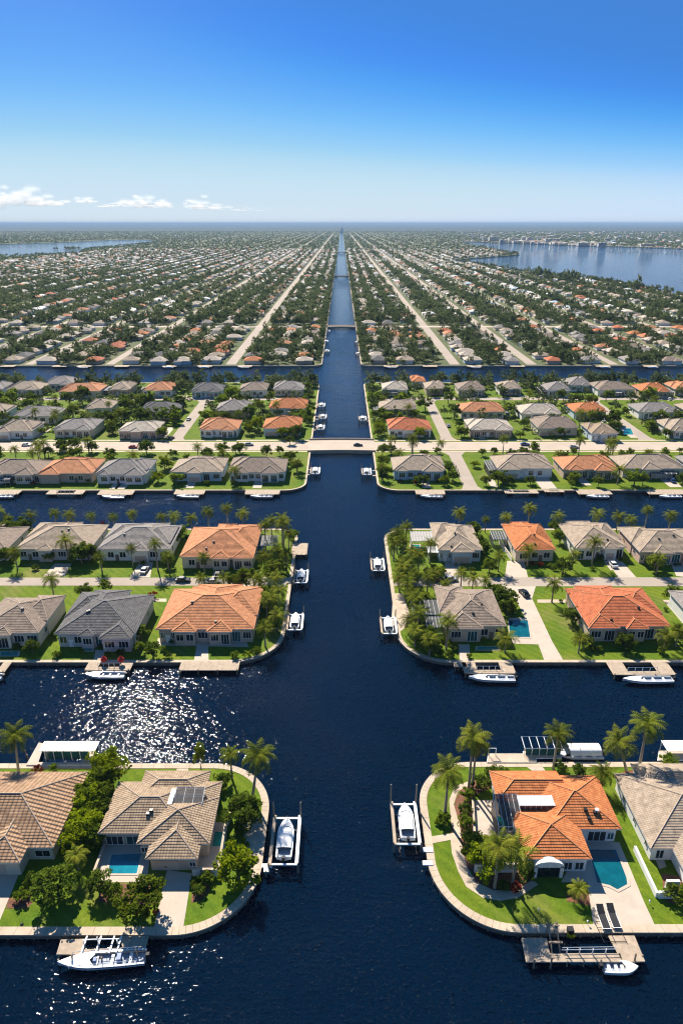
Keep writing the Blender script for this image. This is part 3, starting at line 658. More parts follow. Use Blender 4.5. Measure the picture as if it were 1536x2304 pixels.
h = house('bright orange-tiled house with a white arched entrance on the front island', 35.5, 48.4, 87.3, 99.8, 'roof_orange', 'stucco_white', pitch=.38, steps=.45, vents=3, seed=3, ze=3.5, feats=None,
          extra=((30.1, 41.3, 81.3, 91.6, -.02, 'y', True, True), (28.2, 41, 93.6, 101, .0, 'x', True, False)), main_axis='x')
ox, oy = 41.95, 93.55
window(h, 'y', -5.65, 2.6, .1, 3.2, 2.3, -1, bars=2); window(h, 'y', -5.65, 5.0, .5, 1.2, 1.6, -1, glass='teal_glass')
for yy in (-3, 1, 4): window(h, 'x', 5.85, yy, .8, 1.6, 1.3, 1)
a = MB()                                               # arched entrance standing proud of the wing
for x in (32.0, 36.3): a.box(x - ox - .28, x - ox + .28, -12.95, -12.2, 0, 2.6)
n = 10
for i in range(n):
    t0, t1 = math.pi * i / n, math.pi * (i + 1) / n; x_ = lambda t: 34.15 - ox - 2.45 * math.cos(t); z_ = lambda t: 2.6 + 1.05 * math.sin(t)
    a.add([(x_(t0), -12.95, 2.35), (x_(t1), -12.95, 2.35), (x_(t1), -12.95, z_(t1)), (x_(t0), -12.95, z_(t0))], [(0, 1, 2, 3)])
    a.add([(x_(t0), -12.95, z_(t0)), (x_(t1), -12.95, z_(t1)), (x_(t1), -11.6, z_(t1)), (x_(t0), -11.6, z_(t0))], [(0, 1, 2, 3)])
po = a.build('porch', 'stucco_white', h)
dd = MB(); dd.box(32.35 - ox, 34.08 - ox, -12.75, -12.6, .03, 2.3); dd.box(34.22 - ox, 35.95 - ox, -12.75, -12.6, .03, 2.3); dd.build('door', 'window_glass', h)
window(h, 'y', -11.65, 37.7 - ox, .35, 1.5, 1.8, -1); window(h, 'y', -11.65, 39.6 - ox, .35, 1.5, 1.8, -1); window(h, 'y', -11.65, 31.3 - ox, .8, .9, 1.2, -1)
b = MB(); b.tube([(7.2 - 4.3, -3.4, 4.1), (7.2 - 4.3, -3.4, 5.0)], .28, 8); b.box(7.2 - 4.6, 7.2 - 4.0, -3.7, -3.1, 5.0, 5.15); b.build('chimney', 'white_paint', h)
cg = MB()
X0, X1, Y0, Y1 = 27.4 - ox, 37.6 - ox, 88.2 - oy, 94.0 - oy; xm = X0 + (X1 - X0) * .42; yc = Y1 - 2.3
for i in range(6): x = X0 + (xm - X0) * i / 5; cg.tube([(x, Y0, 0), (x, Y0, 3.1), (x, Y1, 4.7)], .075, 4)
for y, z in ((Y0, .1), (Y0, 1.1), (Y0, 2.1), (Y0, 3.1), (Y1, 4.7)): cg.tube([(X0, y, z), (xm, y, z)], .075, 4)
for i in range(7): x = xm + .1 + (X1 - xm - .1) * i / 6; cg.tube([(x, yc, 0), (x, yc, 4.4)], .07, 4)
for z in (.2, 4.4): cg.tube([(xm, yc, z), (X1, yc, z)], .09, 4)
co = cg.build('screen_enclosure', 'white_paint', h)
s = MB(); s.add([(X0, Y0, 3.14), (xm, Y0, 3.14), (xm, Y1, 4.74), (X0, Y1, 4.74)], [(0, 1, 2, 3)])
for x in (X0, xm): s.add([(x, Y0, .1), (x, Y1, .1), (x, Y1, 4.7), (x, Y0, 3.1)], [(0, 1, 2, 3)])
s.build('screen_panel', 'screen_dark', co)
s = MB(); s.add([(X0, Y0 + .02, .1), (xm, Y0 + .02, .1), (xm, Y0 + .02, 3.1), (X0, Y0 + .02, 3.1)], [(0, 1, 2, 3)]); s.build('glass_panel', 'screen_smoke', co)
s = MB(); s.box(xm - .1, X1 + .4, yc - .25, Y1 - .2, 4.5, 4.6)
for i in range(14): x = xm + (X1 - xm) * (i + .5) / 14; s.box(x - .04, x + .04, yc - .25, Y1 - .2, 4.601, 4.66)
s.box(X1 + .1, X1 + .4, yc - .25, Y1, 2.6, 4.5); s.build('canopy_panel', 'panel_grey', co)
s = MB(); s.box(xm + .1, X1, yc + .08, yc + .12, .2, 4.35); s.build('blind', 'bark', co)
h = house('tan-roofed white house cut by the frame edge on the right of the front island', 51.8, 72, 83.5, 100.5, 'roof_tan', 'stucco_white', ze=3.3, pitch=.38, steps=.45, vents=1, seed=4, feats=None,
          extra=((55.5, 66, 78.5, 88, .0, 'y', True, False), (56, 70, 96, 103, .1, 'x', True, True)))
for yy in (-6, -1, 4): window(h, 'x', -9.5, yy, .9, 1.1, 1.6, -1)
window(h, 'y', -7.9, -8, .4, 1.4, 2, -1); window(h, 'y', -12.9, -3.6, .4, 1.4, 2.2, -1); window(h, 'y', -12.9, 1.5, .4, 2.4, 2.2, -1)
b = MB(); b.box(-11.5, -11.1, -15, -6, 0, 1.1); b.box(-11.1, -5, -15.2, -14.8, 0, 1.4); b.box(-9.55, -7.4, -14, -13.6, 0, 2.4); b.build('terrace_wall', 'stucco_white', h)

# --- second islands
def wings(x0, x1, y0, y1, seed, k=1.0):
    rr_ = random.Random(seed * 31 + 5); w_, d_ = x1 - x0, y1 - y0; u_ = rr_.uniform(.08, .42)      # a second, taller hip and a cross wing break the roofline
    ex = ((x0 + w_ * u_, x0 + w_ * (u_ + .5), y0 + d_ * .28, y1 + 1.6, .7 * k, 'y', True, True), (x0 + w_ * (.6 - u_), x0 + w_ * min(.97, 1.1 - u_), y0 + d_ * .18, y1 - d_ * .1, .8 * k, 'x', True, True),
          (x0 - .2, x0 + w_ * .42, y0 + d_ * .38, y1 + 1.2, .3 * k, 'x', True, True), (x1 - w_ * .45, x1 + .2, y0 + d_ * .3, y1 + .8, .45 * k, 'x', True, True))
    return (ex[rr_.randrange(2)], ex[2 + rr_.randrange(2)])
def hx(label, fl, fr, by, roof, wall, **k):
    x0, x1, y0, y1 = eave(fl, fr, by, 4.3); return house(label, x0, x1, y0, y1, roof, wall, ze=4.3, pitch=.37, extra=wings(x0, x1, y0, y1, k.get('seed', 0)), **{a: b for a, b in k.items() if a != 'extra'})
hx('orange-tiled house with twin glazed bays by the rounded corner of second island', (350, 1417), (572, 1415), 1325, 'roof_terracotta', 'stucco_tan', steps=.5, front=((.17, .42, 1.2), (.52, .78, 1.2)), back=((.2, .6, 1.5),), seed=11)
hx('charcoal-roofed house with small pool on the near shore of second island', (122, 1426), (305, 1426), 1338, 'roof_dark', 'stucco_grey', steps=.5, front=((.58, .98, 2.2), (.3, .5, .8)), back=((.3, .6, 1.5),), seed=12)
hx('taupe-roofed house at left frame edge on the near shore of second island', (-60, 1424), (88, 1424), 1345, 'roof_taupe', 'stucco_cream', steps=.5, front=((.3, .6, 1.2),), seed=13)
h = hx('orange-tiled house with screened pool at the end of the left street', (402, 1256), (572, 1250), 1186, 'roof_terracotta', 'stucco_cream', steps=.5, front=((.42, .68, 1.2), (.7, 1.0, 1.0)), back=((.35, .62, 3), (.65, .97, 2.5)), seed=14)
cage(h, 11.6, 17.5, -1, 6, 3.2)
hx('pale grey roofed house facing the left street, left of the orange one', (216, 1240), (385, 1232), 1182, 'roof_grey', 'stucco_white', steps=.5, front=((.45, .72, 1.3),), back=((.4, .8, 2),), seed=15, garage=0)
hx('grey-tiled house behind dark tree on the left street', (30, 1240), (208, 1230), 1180, 'roof_tan', 'stucco_grey', steps=.5, front=((.28, .5, 1.2),), back=((.3, .6, 2),), seed=16, garage=0)
hx('grey roofed house at the left frame edge behind the street', (-160, 1238), (16, 1236), 1185, 'roof_taupe', 'stucco_cream', seed=17, front=((.5, .8, 1.2),))
h = hx('brown-roofed house with two solar-dark screen roofs at the right canal corner', (1000, 1412), (1138, 1405), 1326, 'roof_taupe', 'stucco_tan', steps=.5, front=((.02, .62, 1.3),), back=((.0, .5, 1.8), ), extra=(), seed=18)
cage(h, -15.3, -8.2, -2.5, 4.5, 3.4, nx=6); cage(h, -12.2, -7.9, -8, -3.4, 2.9, nx=5)
hx('orange-red roofed house on a wide lawn by the right near shore', (1322, 1411), (1508, 1408), 1328, 'roof_red', 'stucco_tan', steps=.5, front=((.0, .38, .9), (.45, .72, 1.1)), back=((.0, .35, 1.2),), seed=19)
hx('grey roofed house at the right frame edge of the near shore', (1575, 1412), (1740, 1410), 1335, 'roof_grey', 'stucco_white', seed=20)
h = hx('cream-roofed white house with carport facing the right street by the canal', (985, 1240), (1085, 1236), 1180, 'roof_tan', 'stucco_blue', steps=.5, front=((.28, .8, 1.4),), extra=(), back=((.0, .6, 1.0),), seed=21, garage=0)
cage(h, -14.5, -6.8, -2, 5, 3.6, screen='screen_pale', nx=8); 
b = MB(); b.box(-10, -6.2, -8, -3.4, 2.3, 2.5)
for x in (-9.8, -6.4): b.box(x - .12, x + .12, -7.9, -7.66, 0, 2.3)
b.build('carport', 'white_paint', h)
h = hx('orange-tiled house with green pool second along the right street', (1158, 1238), (1250, 1236), 1182, 'roof_orange', 'stucco_cream', steps=.5, front=((.05, .4, .8),), back=((.0, .5, 1.5),), seed=22)
cage(h, -11.2, -6.9, .5, 6.5, 3.2)
hx('pale taupe-roofed house third along the right street', (1292, 1232), (1408, 1230), 1180, 'roof_tan', 'stucco_white', steps=.5, front=((.02, .4, 1), (.55, .85, 1)), back=((.0, .4, 1.5),), seed=23, garage=1)
hx('tan-orange roofed house at the right end of the right street', (1440, 1244), (1590, 1240), 1190, 'roof_tan', 'stucco_pink', steps=.5, front=((.2, .5, 1), (.62, .9, 1)), seed=24)

# --- third islands and the rows around the bridge road: built like the others, labels counted along the rows
ROWS = [  # front-left eave x, front-right eave x, eave row, back row, roof
    (512, 642, 1062, 1022, 'roof_taupe'), (382, 500, 1062, 1026, 'roof_tan'), (213, 330, 1067, 1026, 'roof_grey'), (84, 208, 1065, 1026, 'roof_terracotta'), (-40, 90, 1066, 1026, 'roof_taupe'), (-170, -60, 1066, 1026, 'roof_tan'),
    (884, 1002, 1058, 1022, 'roof_tan'), (1118, 1246, 1054, 1023, 'roof_tan'), (1266, 1392, 1056, 1028, 'roof_terracotta'), (1400, 1540, 1054, 1022, 'roof_tan'), (1556, 1680, 1054, 1022, 'roof_grey'),
    (590, 677, 962, 934, 'roof_orange'), (447, 536, 966, 943, 'roof_terracotta'), (264, 354, 970, 951, 'roof_beige'), (118, 210, 966, 941, 'roof_grey'), (-10, 72, 970, 945, 'roof_tan'), (-130, -40, 966, 944, 'roof_terracotta'),
    (874, 972, 966, 940, 'roof_red'), (1056, 1156, 966, 943, 'roof_beige'), (1208, 1302, 962, 936, 'roof_taupe'), (1506, 1600, 968, 946, 'roof_tan'), (1330, 1392, 975, 955, 'roof_brown'),
    (604, 690, 918, 891, 'roof_orange'), (483, 560, 923, 902, 'roof_grey'), (311, 398, 926, 906, 'roof_dark'), (26, 125, 936, 913, 'roof_grey'), (-80, 10, 930, 912, 'roof_tan'), (190, 250, 918, 902, 'roof_tan'),
    (853, 938, 920, 896, 'roof_tan'), (1036, 1136, 926, 905, 'roof_terracotta'), (1172, 1264, 930, 907, 'roof_beige'), (1290, 1366, 926, 907, 'roof_orange'), (1436, 1530, 926, 906, 'roof_grey'), (1545, 1620, 926, 906, 'roof_tan'),
    (614, 684, 876, 860, 'roof_grey'), (536, 600, 878, 853, 'roof_taupe'), (429, 500, 880, 852, 'roof_dark'), (320, 386, 878, 856, 'roof_terracotta'), (242, 292, 876, 855, 'roof_tan'), (130, 224, 880, 858, 'roof_terracotta'),
    (12, 90, 876, 857, 'roof_tan'), (-70, 4, 876, 858, 'roof_grey'),
    (860, 918, 876, 852, 'roof_beige'), (957, 1002, 874, 852, 'roof_tan'), (1030, 1092, 876, 852, 'roof_taupe'), (1123, 1174, 874, 852, 'roof_tan'), (1230, 1284, 878, 862, 'roof_grey'), (1344, 1430, 876, 855, 'roof_taupe'), (1442, 1508, 880, 856, 'roof_orange'), (1518, 1590, 876, 856, 'roof_terracotta'),
    (95, 165, 864, 850, 'roof_grey'), (926, 958, 858, 848, 'roof_orange'), (1278, 1330, 866, 852, 'roof_grey')]
WALLS = ['stucco_white', 'stucco_tan', 'stucco_blue', 'stucco_cream', 'stucco_white']
for i, (xa, xb, ye, yb, rf) in enumerate(ROWS):
    x0, x1, y0, y1 = eave((xa, ye), (xb, ye), yb, 4.3); y1 = min(max(y1, y0 + 12), y0 + 17)
    v = i % 4
    fr = (((.1, .38, 1), (.55, .9, 1.4)), ((.3, .62, 1.2),), ((.55, .95, 1.5), (.05, .3, .8)), ((.02, .42, 1.4),))[v]
    rr_ = random.Random(i)
    o = house(None, x0, x1, y0, y1, rf, WALLS[(i * 7) % 5], front=fr, extra=wings(x0, x1, y0, y1, i), pitch=rr_.uniform(.38, .46), back=((.2, .6, 1.2),) if v % 2 else (), seed=30 + i, garage=0 if v in (1, 3) else None, lod=1, ze=4.3, group='houses on the bridge road islands')
    if rr_.random() < .5:                                # screened terrace in front or at the side
        hw_, hd_ = (x1 - x0) / 2, (y1 - y0) / 2
        if rr_.random() < .5: c0 = rr_.uniform(-hw_ + .8, 0); cage(o, c0, c0 + hw_ * .8, -hd_ - 2.6, -hd_ + .5, 2.7, nx=5, slopez=.5, screen=rr_.choice(['screen_dark', 'screen_pale']))
        else: s_ = rr_.choice((-1, 1)); a_ = sorted((s_ * (hw_ - .5), s_ * (hw_ + 3.0))); cage(o, a_[0], a_[1], -hd_ + 1.5, hd_ - 4, 3.2, nx=3, slopez=.3)
    AUTO.append((o, f'{ROOFNAME[rf]}-roofed house', (x0 + x1) / 2, y0))
# ------------------------------------------------------------------ plants
RNG = np.random.default_rng(7)
def leaf_quads(C, size, rng, flat=.35):
    """leaf-sized quads at points C with random tilt"""
    n = len(C); a = rng.normal(size=(n, 3)); a /= np.linalg.norm(a, axis=1)[:, None]; b = rng.normal(size=(n, 3)); b[:, 2] *= flat
    b -= a * (a * b).sum(1)[:, None]; b /= np.linalg.norm(b, axis=1)[:, None]
    s = size * rng.uniform(.6, 1.35, (n, 1)); w = s * rng.uniform(.45, .8, (n, 1))
    V = np.stack([C - a * s, C + b * w, C + a * s, C - b * w], 1); return V.reshape(-1, 3)
def crown_points(rx, rz, nclump, nleaf, rng, cs=.3, low=-.55):
    pts = []; k = 0
    while k < nclump:
        d = rng.normal(size=3); d /= np.linalg.norm(d)
        if d[2] < low: continue
        r = rng.uniform(.38, 1.02) * (1 + .18 * math.sin(3 * d[0] + 2 * d[1] * 3)); c = d * r * np.array([rx, rx, rz]); k += 1
        q = rng.normal(size=(nleaf, 3)); q /= np.linalg.norm(q, axis=1)[:, None]; q *= (rng.uniform(.35, 1, (nleaf, 1)) ** .5) * cs * rx * rng.uniform(.5, 1.4); q[:, 2] *= .75
        pts.append(c + q)
    return np.concatenate(pts)
def tree_proto(name, leaf, rx, rz, ht, nclump, nleaf, size, seed, cs=.3):
    """a broadleaf tree 2*rx wide whose crown sits on a forked trunk"""
    rng = np.random.default_rng(seed); t = thing(name, None, 'tree', (0, -500, -50))
    C = crown_points(rx, rz, nclump, nleaf, rng, cs) + np.array([0, 0, ht]); link('crown', quads_mesh('crown', leaf_quads(C, size, rng), [leaf]), t)
    b = MB(); f = ht * .5; b.tube([(0, 0, -.1), (.05, .03, f)], [.17 * rx / 2, .12 * rx / 2], 6)
    for k in range(5): a = k * 2.4 + seed; b.tube([(.05, .03, f), (math.cos(a) * rx * .35, math.sin(a) * rx * .35, ht), (math.cos(a) * rx * .6, math.sin(a) * rx * .6, ht + rz * .4)], [.09 * rx / 2, .06 * rx / 2, .02], 5)
    b.build('trunk', 'bark', t); return t
def shrub_proto(name, leaf, r, h, n, size, seed):
    rng = np.random.default_rng(seed); C = crown_points(r, h * .5, max(6, n // 45), 45, rng, .38, -.3) + np.array([0, 0, h * .48]); C = C[C[:, 2] > .04]
    o = link(name, quads_mesh(name, leaf_quads(C, size, rng), [leaf]), None, (0, -500, -50)); tag(o, None, 'shrub'); return o
def frond(rng, az, el, L, droop, nl=13, width=.55):
    """one feather frond: paired leaflets along an arching rib"""
    d = np.array([math.cos(az), math.sin(az)]); pts = []; p = np.zeros(3); e = el; st = L / nl
    out = []; side = np.array([-d[1], d[0], 0.0])
    for i in range(nl):
        q = p + st * np.array([d[0] * math.cos(e), d[1] * math.cos(e), math.sin(e)]); t = (i + .5) / nl; w = width * math.sin(math.pi * min(1, .12 + t * .9)) ** .7 * (L / 3)
        ax = (q - p) / st
        for s in (-1, 1):
            tip = p + s * side * w + ax * w * .55 + np.array([0, 0, -w * .45 * (1 + .3 * rng.uniform(-1, 1))]); wd = st * .62
            out += [p - ax * wd * .15, p + ax * wd, tip + ax * wd * .35, tip]
        up = np.cross(side, ax) * .05; out += [p - side * .035 + up, q - side * .03 + up, q + side * .03 + up, p + side * .035 + up]
        p = q; e -= droop / nl * (1 + .8 * t)
    return out
def palm_proto(seed, leaf, nf, L, width=.6, el0=-.35):
    rng = np.random.default_rng(seed); t = thing('palm_tree', None, 'palm tree', (0, -500, -50)); V = []
    for i in range(nf):
        u = i / nf; el = el0 + (1.35 - el0) * u ** .8 + rng.uniform(-.12, .12); V += frond(rng, i * 2.39996 + rng.uniform(-.2, .2), el, 1.3 * L * (1 - .25 * u) * rng.uniform(.88, 1.1), 1.75 - .75 * u, width=width)
    link('crown', quads_mesh('crown', np.array(V), [leaf]), t)
    b = MB(); n = 9; pts = [(.035 * math.sin(i / n * 2.2 + seed), .03 * math.sin(i / n * 1.7), i / n) for i in range(n + 1)]
    b.tube(pts, [.25 - .09 * min(1, i / n * 1.6) for i in range(n + 1)], 8); b.build('trunk', 'palm_bark', t, smooth=True); return t
PALMS = [palm_proto(1, 'leaf_palm', 24, 3.0), palm_proto(2, 'leaf_palm_dry', 20, 3.2, .62), palm_proto(3, 'leaf_palm', 28, 2.7, .5), palm_proto(4, 'leaf_palm_dry', 26, 2.9, .55)]
TREES = {'dark': [tree_proto('leafy_tree', 'leaf_dark', 2.5, 2.2, 3.2, 34, 85, .20, s) for s in (11, 12, 13)], 'mid': [tree_proto('leafy_tree', 'leaf_mid', 2.5, 2.1, 3.0, 34, 85, .20, s) for s in (21, 22, 23)],
         'lime': [tree_proto('leafy_tree', 'leaf_lime', 2.5, 2.0, 2.8, 34, 85, .19, s) for s in (31, 32)]}
FAR_T = {'dark': [tree_proto('leafy_tree', 'leaf_dark', 2.5, 2.5, 3.4, 16, 34, .42, s, .34) for s in (41, 42, 43)], 'mid': [tree_proto('leafy_tree', 'leaf_mid', 2.5, 2.4, 3.2, 16, 34, .42, s, .34) for s in (51, 52, 53)]}
SHRUBS = {'dark': [shrub_proto('shrub', 'leaf_dark', 1, 1.5, 900, .13, s) for s in (61, 62)], 'mid': [shrub_proto('shrub', 'leaf_mid', 1, 1.5, 900, .13, s) for s in (63, 64)], 'lime': [shrub_proto('shrub', 'leaf_lime', 1, 1.4, 800, .13, s) for s in (65, 66)],
          'red': [shrub_proto('shrub', 'leaf_red', 1, 1.6, 600, .13, 67)]}
RP = random.Random(5)
PLANTED = []
LOOK = {'dark': 'dark green', 'mid': 'mid green', 'lime': 'yellow-green', 'red': 'red-leaved'}
USED = set()
def palm(x, y, h, s=1.0, k=None, lean=0.0, label=None, kind='tall'):
    k = RP.randrange(4) if k is None else k; o, ch = dup(PALMS[k], (x, y, GZ - .05), RP.uniform(0, 6.28)); USED.add(PALMS[k].name)
    for c in ch:
        if c.name.startswith('trunk'): c.scale = (s * 1.15, s * 1.15, h)
        else: c.location = (.035 * math.sin(2.2 + k + 1), .03 * math.sin(1.7), h); c.scale = (s * 1.15, s * 1.15, s * 1.1)
    if lean: o.rotation_euler = Matrix.Rotation(lean, 3, 'Y').to_euler(); 
    PLANTED.append((x, y, 1.6))
    if label: tag(o, label, 'palm tree', 'palms on the islands')
    else: auto(o, f"{'tall' if h > 6.5 else 'low'} {'dry-tipped' if k in (1, 3) else 'green'} palm tree", x, y, 'palm tree', 'palms on the islands')
    return o
def palm_px(bx, by, ty, s=1.0, k=None, label=None, tx=None):
    x, y = P(bx, by); h = max(2.0, height_at(y, ty)); lean = 0
    if tx is not None:
        d = y * math.cos(PITCH) - (GZ + h - CAM_H) * math.sin(PITCH); lean = math.atan(((tx - 768) / 1536 * d - x) / h)
    return palm(x, y, h, s, k, lean, label)
def tree(x, y, r, look, label=None, far=False, hz=1.0):
    p = RP.choice((FAR_T if far else TREES)[look if not (far and look == 'lime') else 'mid']); o, _ = dup(p, (x, y, GZ - .05), RP.uniform(0, 6.28), (r / 1.9, r / 1.9, r / 2.1 * hz)); PLANTED.append((x, y, r))
    if label: tag(o, label, 'tree', 'leafy trees on the islands')
    else: auto(o, f'{LOOK[look]} leafy tree', x, y, 'tree', 'leafy trees on the islands')
    return o
def shrub(x, y, r, look, label=None, hz=1.0):
    o, _ = dup(RP.choice(SHRUBS[look]), (x, y, GZ), RP.uniform(0, 6.28), (r, r, r * hz)); PLANTED.append((x, y, r * .7))
    if label: tag(o, label, 'shrub', 'shrubs in the gardens')
    else: auto(o, f'{LOOK[look]} shrub', x, y, 'shrub', 'shrubs in the gardens')
    return o
def T(px, py, r, look, label=None, hz=1.0): x, y = P(px, py); return tree(x, y, r, look, label, hz=hz)
def S(px, py, r, look, label=None, hz=1.0): x, y = P(px, py); return shrub(x, y, r, look, label, hz)

# front left island
palm_px(42, 1740, 1655, 1.05, 0, 'tall palm behind the house at the left frame edge, beside the boathouse dock', tx=33)
palm_px(522, 1752, 1697, .8, 2, 'smaller palm on the back corner of left front island')
palm_px(567, 1797, 1700, 1.1, 0, 'big leaning coconut palm over the corner walkway of left front island', tx=580)
palm_px(178, 1960, 1925, .7, 3, 'short yellowish palm between the two left front houses')
palm_px(240, 1890, 1868, .35, 2, 'tiny potted-size palm in the bed beside the blue pool')
T(250, 1765, 2.9, 'lime', 'big bright green tree by the boathouse, back of left front island', 1.0)
T(452, 1728, .95, 'lime', 'small round ball-crowned tree on the back seawall of left front island', 2.6)
for a, l in (((226, 1800, 2.5, 'mid'), 'mid green hedge tree at the back end of the row between left front houses'), ((206, 1840, 2.4, 'lime'), 'yellow-green hedge tree second from the back between left front houses'),
             ((190, 1878, 2.3, 'lime'), 'yellow-green hedge tree third from the back between left front houses'), ((176, 1915, 2.0, 'lime'), 'yellow-green hedge tree at the front end of the row between left front houses')): T(*a, l)
T(228, 1845, 1.9, 'dark', 'dark narrow tree behind the yellow-green hedge trees'); T(215, 1900, 1.7, 'dark', 'dark low tree beside the pool house wall, left front island')
T(135, 2022, 2.5, 'dark', 'large dark green tree on the front lawn left of the pool', .95); T(322, 2050, 2.5, 'mid', 'dense mid green tree in the mulch bed beside the shaded driveway', .9)
T(225, 2010, 1.6, 'dark', 'small dark tree at the left end of the pool front bed'); S(258, 2018, 1.5, 'mid', 'leafy shrub in front of the blue pool', 1.1)
T(545, 1850, 2.7, 'dark', 'wide dark tree at the right corner behind the brown-tiled house', .8); T(537, 1978, 2.7, 'lime', 'round bright tree on the lawn beside the right seawall walkway', .95)
S(505, 1765, 1.7, 'dark', 'dark shrub at the foot of the small corner palm'); S(492, 1785, 1.2, 'mid', 'lower shrub behind the brown-tiled house corner'); S(465, 1985, 1.2, 'mid', 'round shrub at the front of the driveway bed, right side')
S(446, 2010, 1.0, 'dark', 'darker shrub near the driveway edge in right bed'); S(440, 1990, .8, 'mid', 'smallest shrub of the bed right of the driveway'); S(50, 2025, 1.2, 'mid', 'shrub in the mulch bed by left frame edge driveway'); S(76, 1990, 1.4, 'dark', 'dark shrub by the umber-tiled house front wall')
S(540, 1880, 1.1, 'mid', 'shrub between the corner patio and low white wall'); S(550, 1905, .9, 'lime', 'lime shrub on the patio edge near the boat lift'); S(85, 1738, 1.0, 'red', 'red-leaved shrub behind the left boathouse dock'); S(120, 1733, .9, 'mid', 'low green shrub behind the left boathouse dock')
for i, px in enumerate((330, 350, 305)): S(px, 2052 + i * 2, .5, 'red', ('pink-red flower clump left of the driveway, nearest it', 'pink-red flower clump under the dense bed tree', 'pink-red flower clump farthest from the driveway')[i] if i != 1 else 'pink-red flower clump tight against the driveway edge')
# front right island
palm_px(1000, 1838, 1735, 1.08, 0, 'tall coconut palm on the strip lawn by the left boat lift of right island')
palm_px(1053, 1778, 1660, 1.0, 1, 'left trunk of the twin palms on the back curve of right island'); palm_px(1062, 1774, 1668, .95, 3, 'right trunk of the twin palms on the back curve of right island')
palm_px(1243, 1730, 1652, 1.0, 0, 'palm in front of the white cabin boat behind the orange house'); palm_px(1350, 1775, 1738, .95, 2, 'low palm behind the back corner of the orange house')
palm_px(1408, 1735, 1665, 1.05, 1, 'leaning palm in curved bed, left of the two tall ones at right', tx=1392); palm_px(1435, 1733, 1630, 1.15, 0, 'tallest leaning palm in the curved bed at right frame side', tx=1455)
palm_px(1112, 1998, 1905, 1.05, 3, 'tall palm in the mulch bed before the orange house, left one'); palm_px(1150, 1992, 1912, .95, 1, 'palm in the mulch bed before the orange house, leaning right', tx=1166)
palm_px(1298, 2022, 2000, .62, 3, 'spiky low palm in the square bed in front of the arched entrance')
T(1090, 1958, 2.6, 'lime', 'bushy yellow-green tree between the walkway and the white garden wall', .85); T(1070, 1930, 1.9, 'mid', 'mid green tree behind the bushy one at the white wall', .9)
for a, l in (((1076, 1772, 1.8, 'dark'), 'dark shrub at the feet of the twin palms'), ((1105, 1748, 1.6, 'dark'), 'dark shrub along the back patio of right island'), ((1130, 1745, 1.2, 'dark'), 'last dark shrub along the back patio, nearest the path'), ((1050, 1795, 1.4, 'mid'), 'mid green shrub inside the walkway bend'),
             ((1045, 1830, 1.3, 'dark'), 'dark shrub along the screened patio wall, upper'), ((1048, 1860, 1.3, 'mid'), 'mid green shrub along the screened patio wall, lower'), ((1052, 1890, 1.2, 'dark'), 'dark shrub where the walkway meets the seawall path'), ((1180, 1978, 1.7, 'dark'), 'large dark shrub left of the arched entrance'),
             ((1090, 1985, .9, 'lime'), 'small lime shrub in the front mulch bed'), ((1130, 2000, 1.0, 'dark'), 'low dark shrub between the two bed palms'), ((1160, 2002, .9, 'red'), 'reddish shrub in front mulch bed near the entrance'), ((995, 1852, 1.2, 'mid'), 'shrub around the foot of the strip lawn palm'),
             ((985, 1855, .7, 'lime'), 'small yellow shrub by the strip lawn palm'), ((1262, 1735, 1.2, 'dark'), 'dark shrub behind the orange house near cabin boat palm'), ((1300, 1740, 1.3, 'dark'), 'dark shrub behind the orange house, farther right'), ((1520, 2022, 1.7, 'mid'), 'round shrub in the bed at the right frame edge'),
             ((1352, 1800, .9, 'dark'), 'shrub at the right back wall of the orange house'), ((1448, 1800, .7, 'lime'), 'yellow flower clump along white house terrace, back'), ((1462, 1845, .7, 'lime'), 'yellow flower clump along white house terrace, middle'), ((1480, 1890, .8, 'mid'), 'green clump along white house terrace, front'), ((1500, 1720, 1.5, 'mid'), 'shrub behind the white house by its dock')): S(*a, l)
# second islands
for bx, by, ty, s in ((470, 1192, 1150, .9), (513, 1192, 1142, .95), (548, 1192, 1154, .85), (433, 1194, 1164, .8), (366, 1193, 1162, .8), (302, 1192, 1155, .8), (258, 1192, 1162, .7), (130, 1194, 1153, .9), (162, 1194, 1157, .85), (20, 1196, 1165, .8), (598, 1235, 1180, 1.0), (612, 1222, 1170, .95), (640, 1262, 1178, .95), (636, 1230, 1166, .95), (650, 1245, 1200, .85),
                      (155, 1262, 1215, 1.0), (300, 1275, 1232, .8), (356, 1284, 1222, .95), (461, 1290, 1252, .9), (122, 1342, 1302, .95), (455, 1332, 1300, .85), (585, 1340, 1305, .95), (540, 1330, 1300, .9), (597, 1455, 1412, .95), (601, 1400, 1350, .8), (615, 1300, 1272, .9),
                      (893, 1245, 1195, 1.0), (912, 1236, 1184, 1.0), (880, 1248, 1205, .9), (905, 1262, 1215, .9), (966, 1268, 1222, 1.0), (1030, 1198, 1152, .9), (1185, 1198, 1142, .95), (1090, 1198, 1168, .7), (1338, 1196, 1155, .9), (1448, 1195, 1146, .9), (1502, 1196, 1158, .95), (1413, 1196, 1168, .85), (940, 1290, 1248, .9), (898, 1332, 1300, .95), (960, 1335, 1298, .95), (1003, 1462, 1398, 1.05), (932, 1455, 1418, .9),
                      (1185, 1275, 1236, .95), (1330, 1272, 1218, 1.0), (1240, 1355, 1312, .95), (1135, 1468, 1436, 1.0), (1518, 1455, 1420, .9), (1062, 1325, 1300, .8), (925, 1370, 1335, .9), (1000, 1342, 1312, .8), (915, 1295, 1262, .9)): palm_px(bx, by, ty, s)
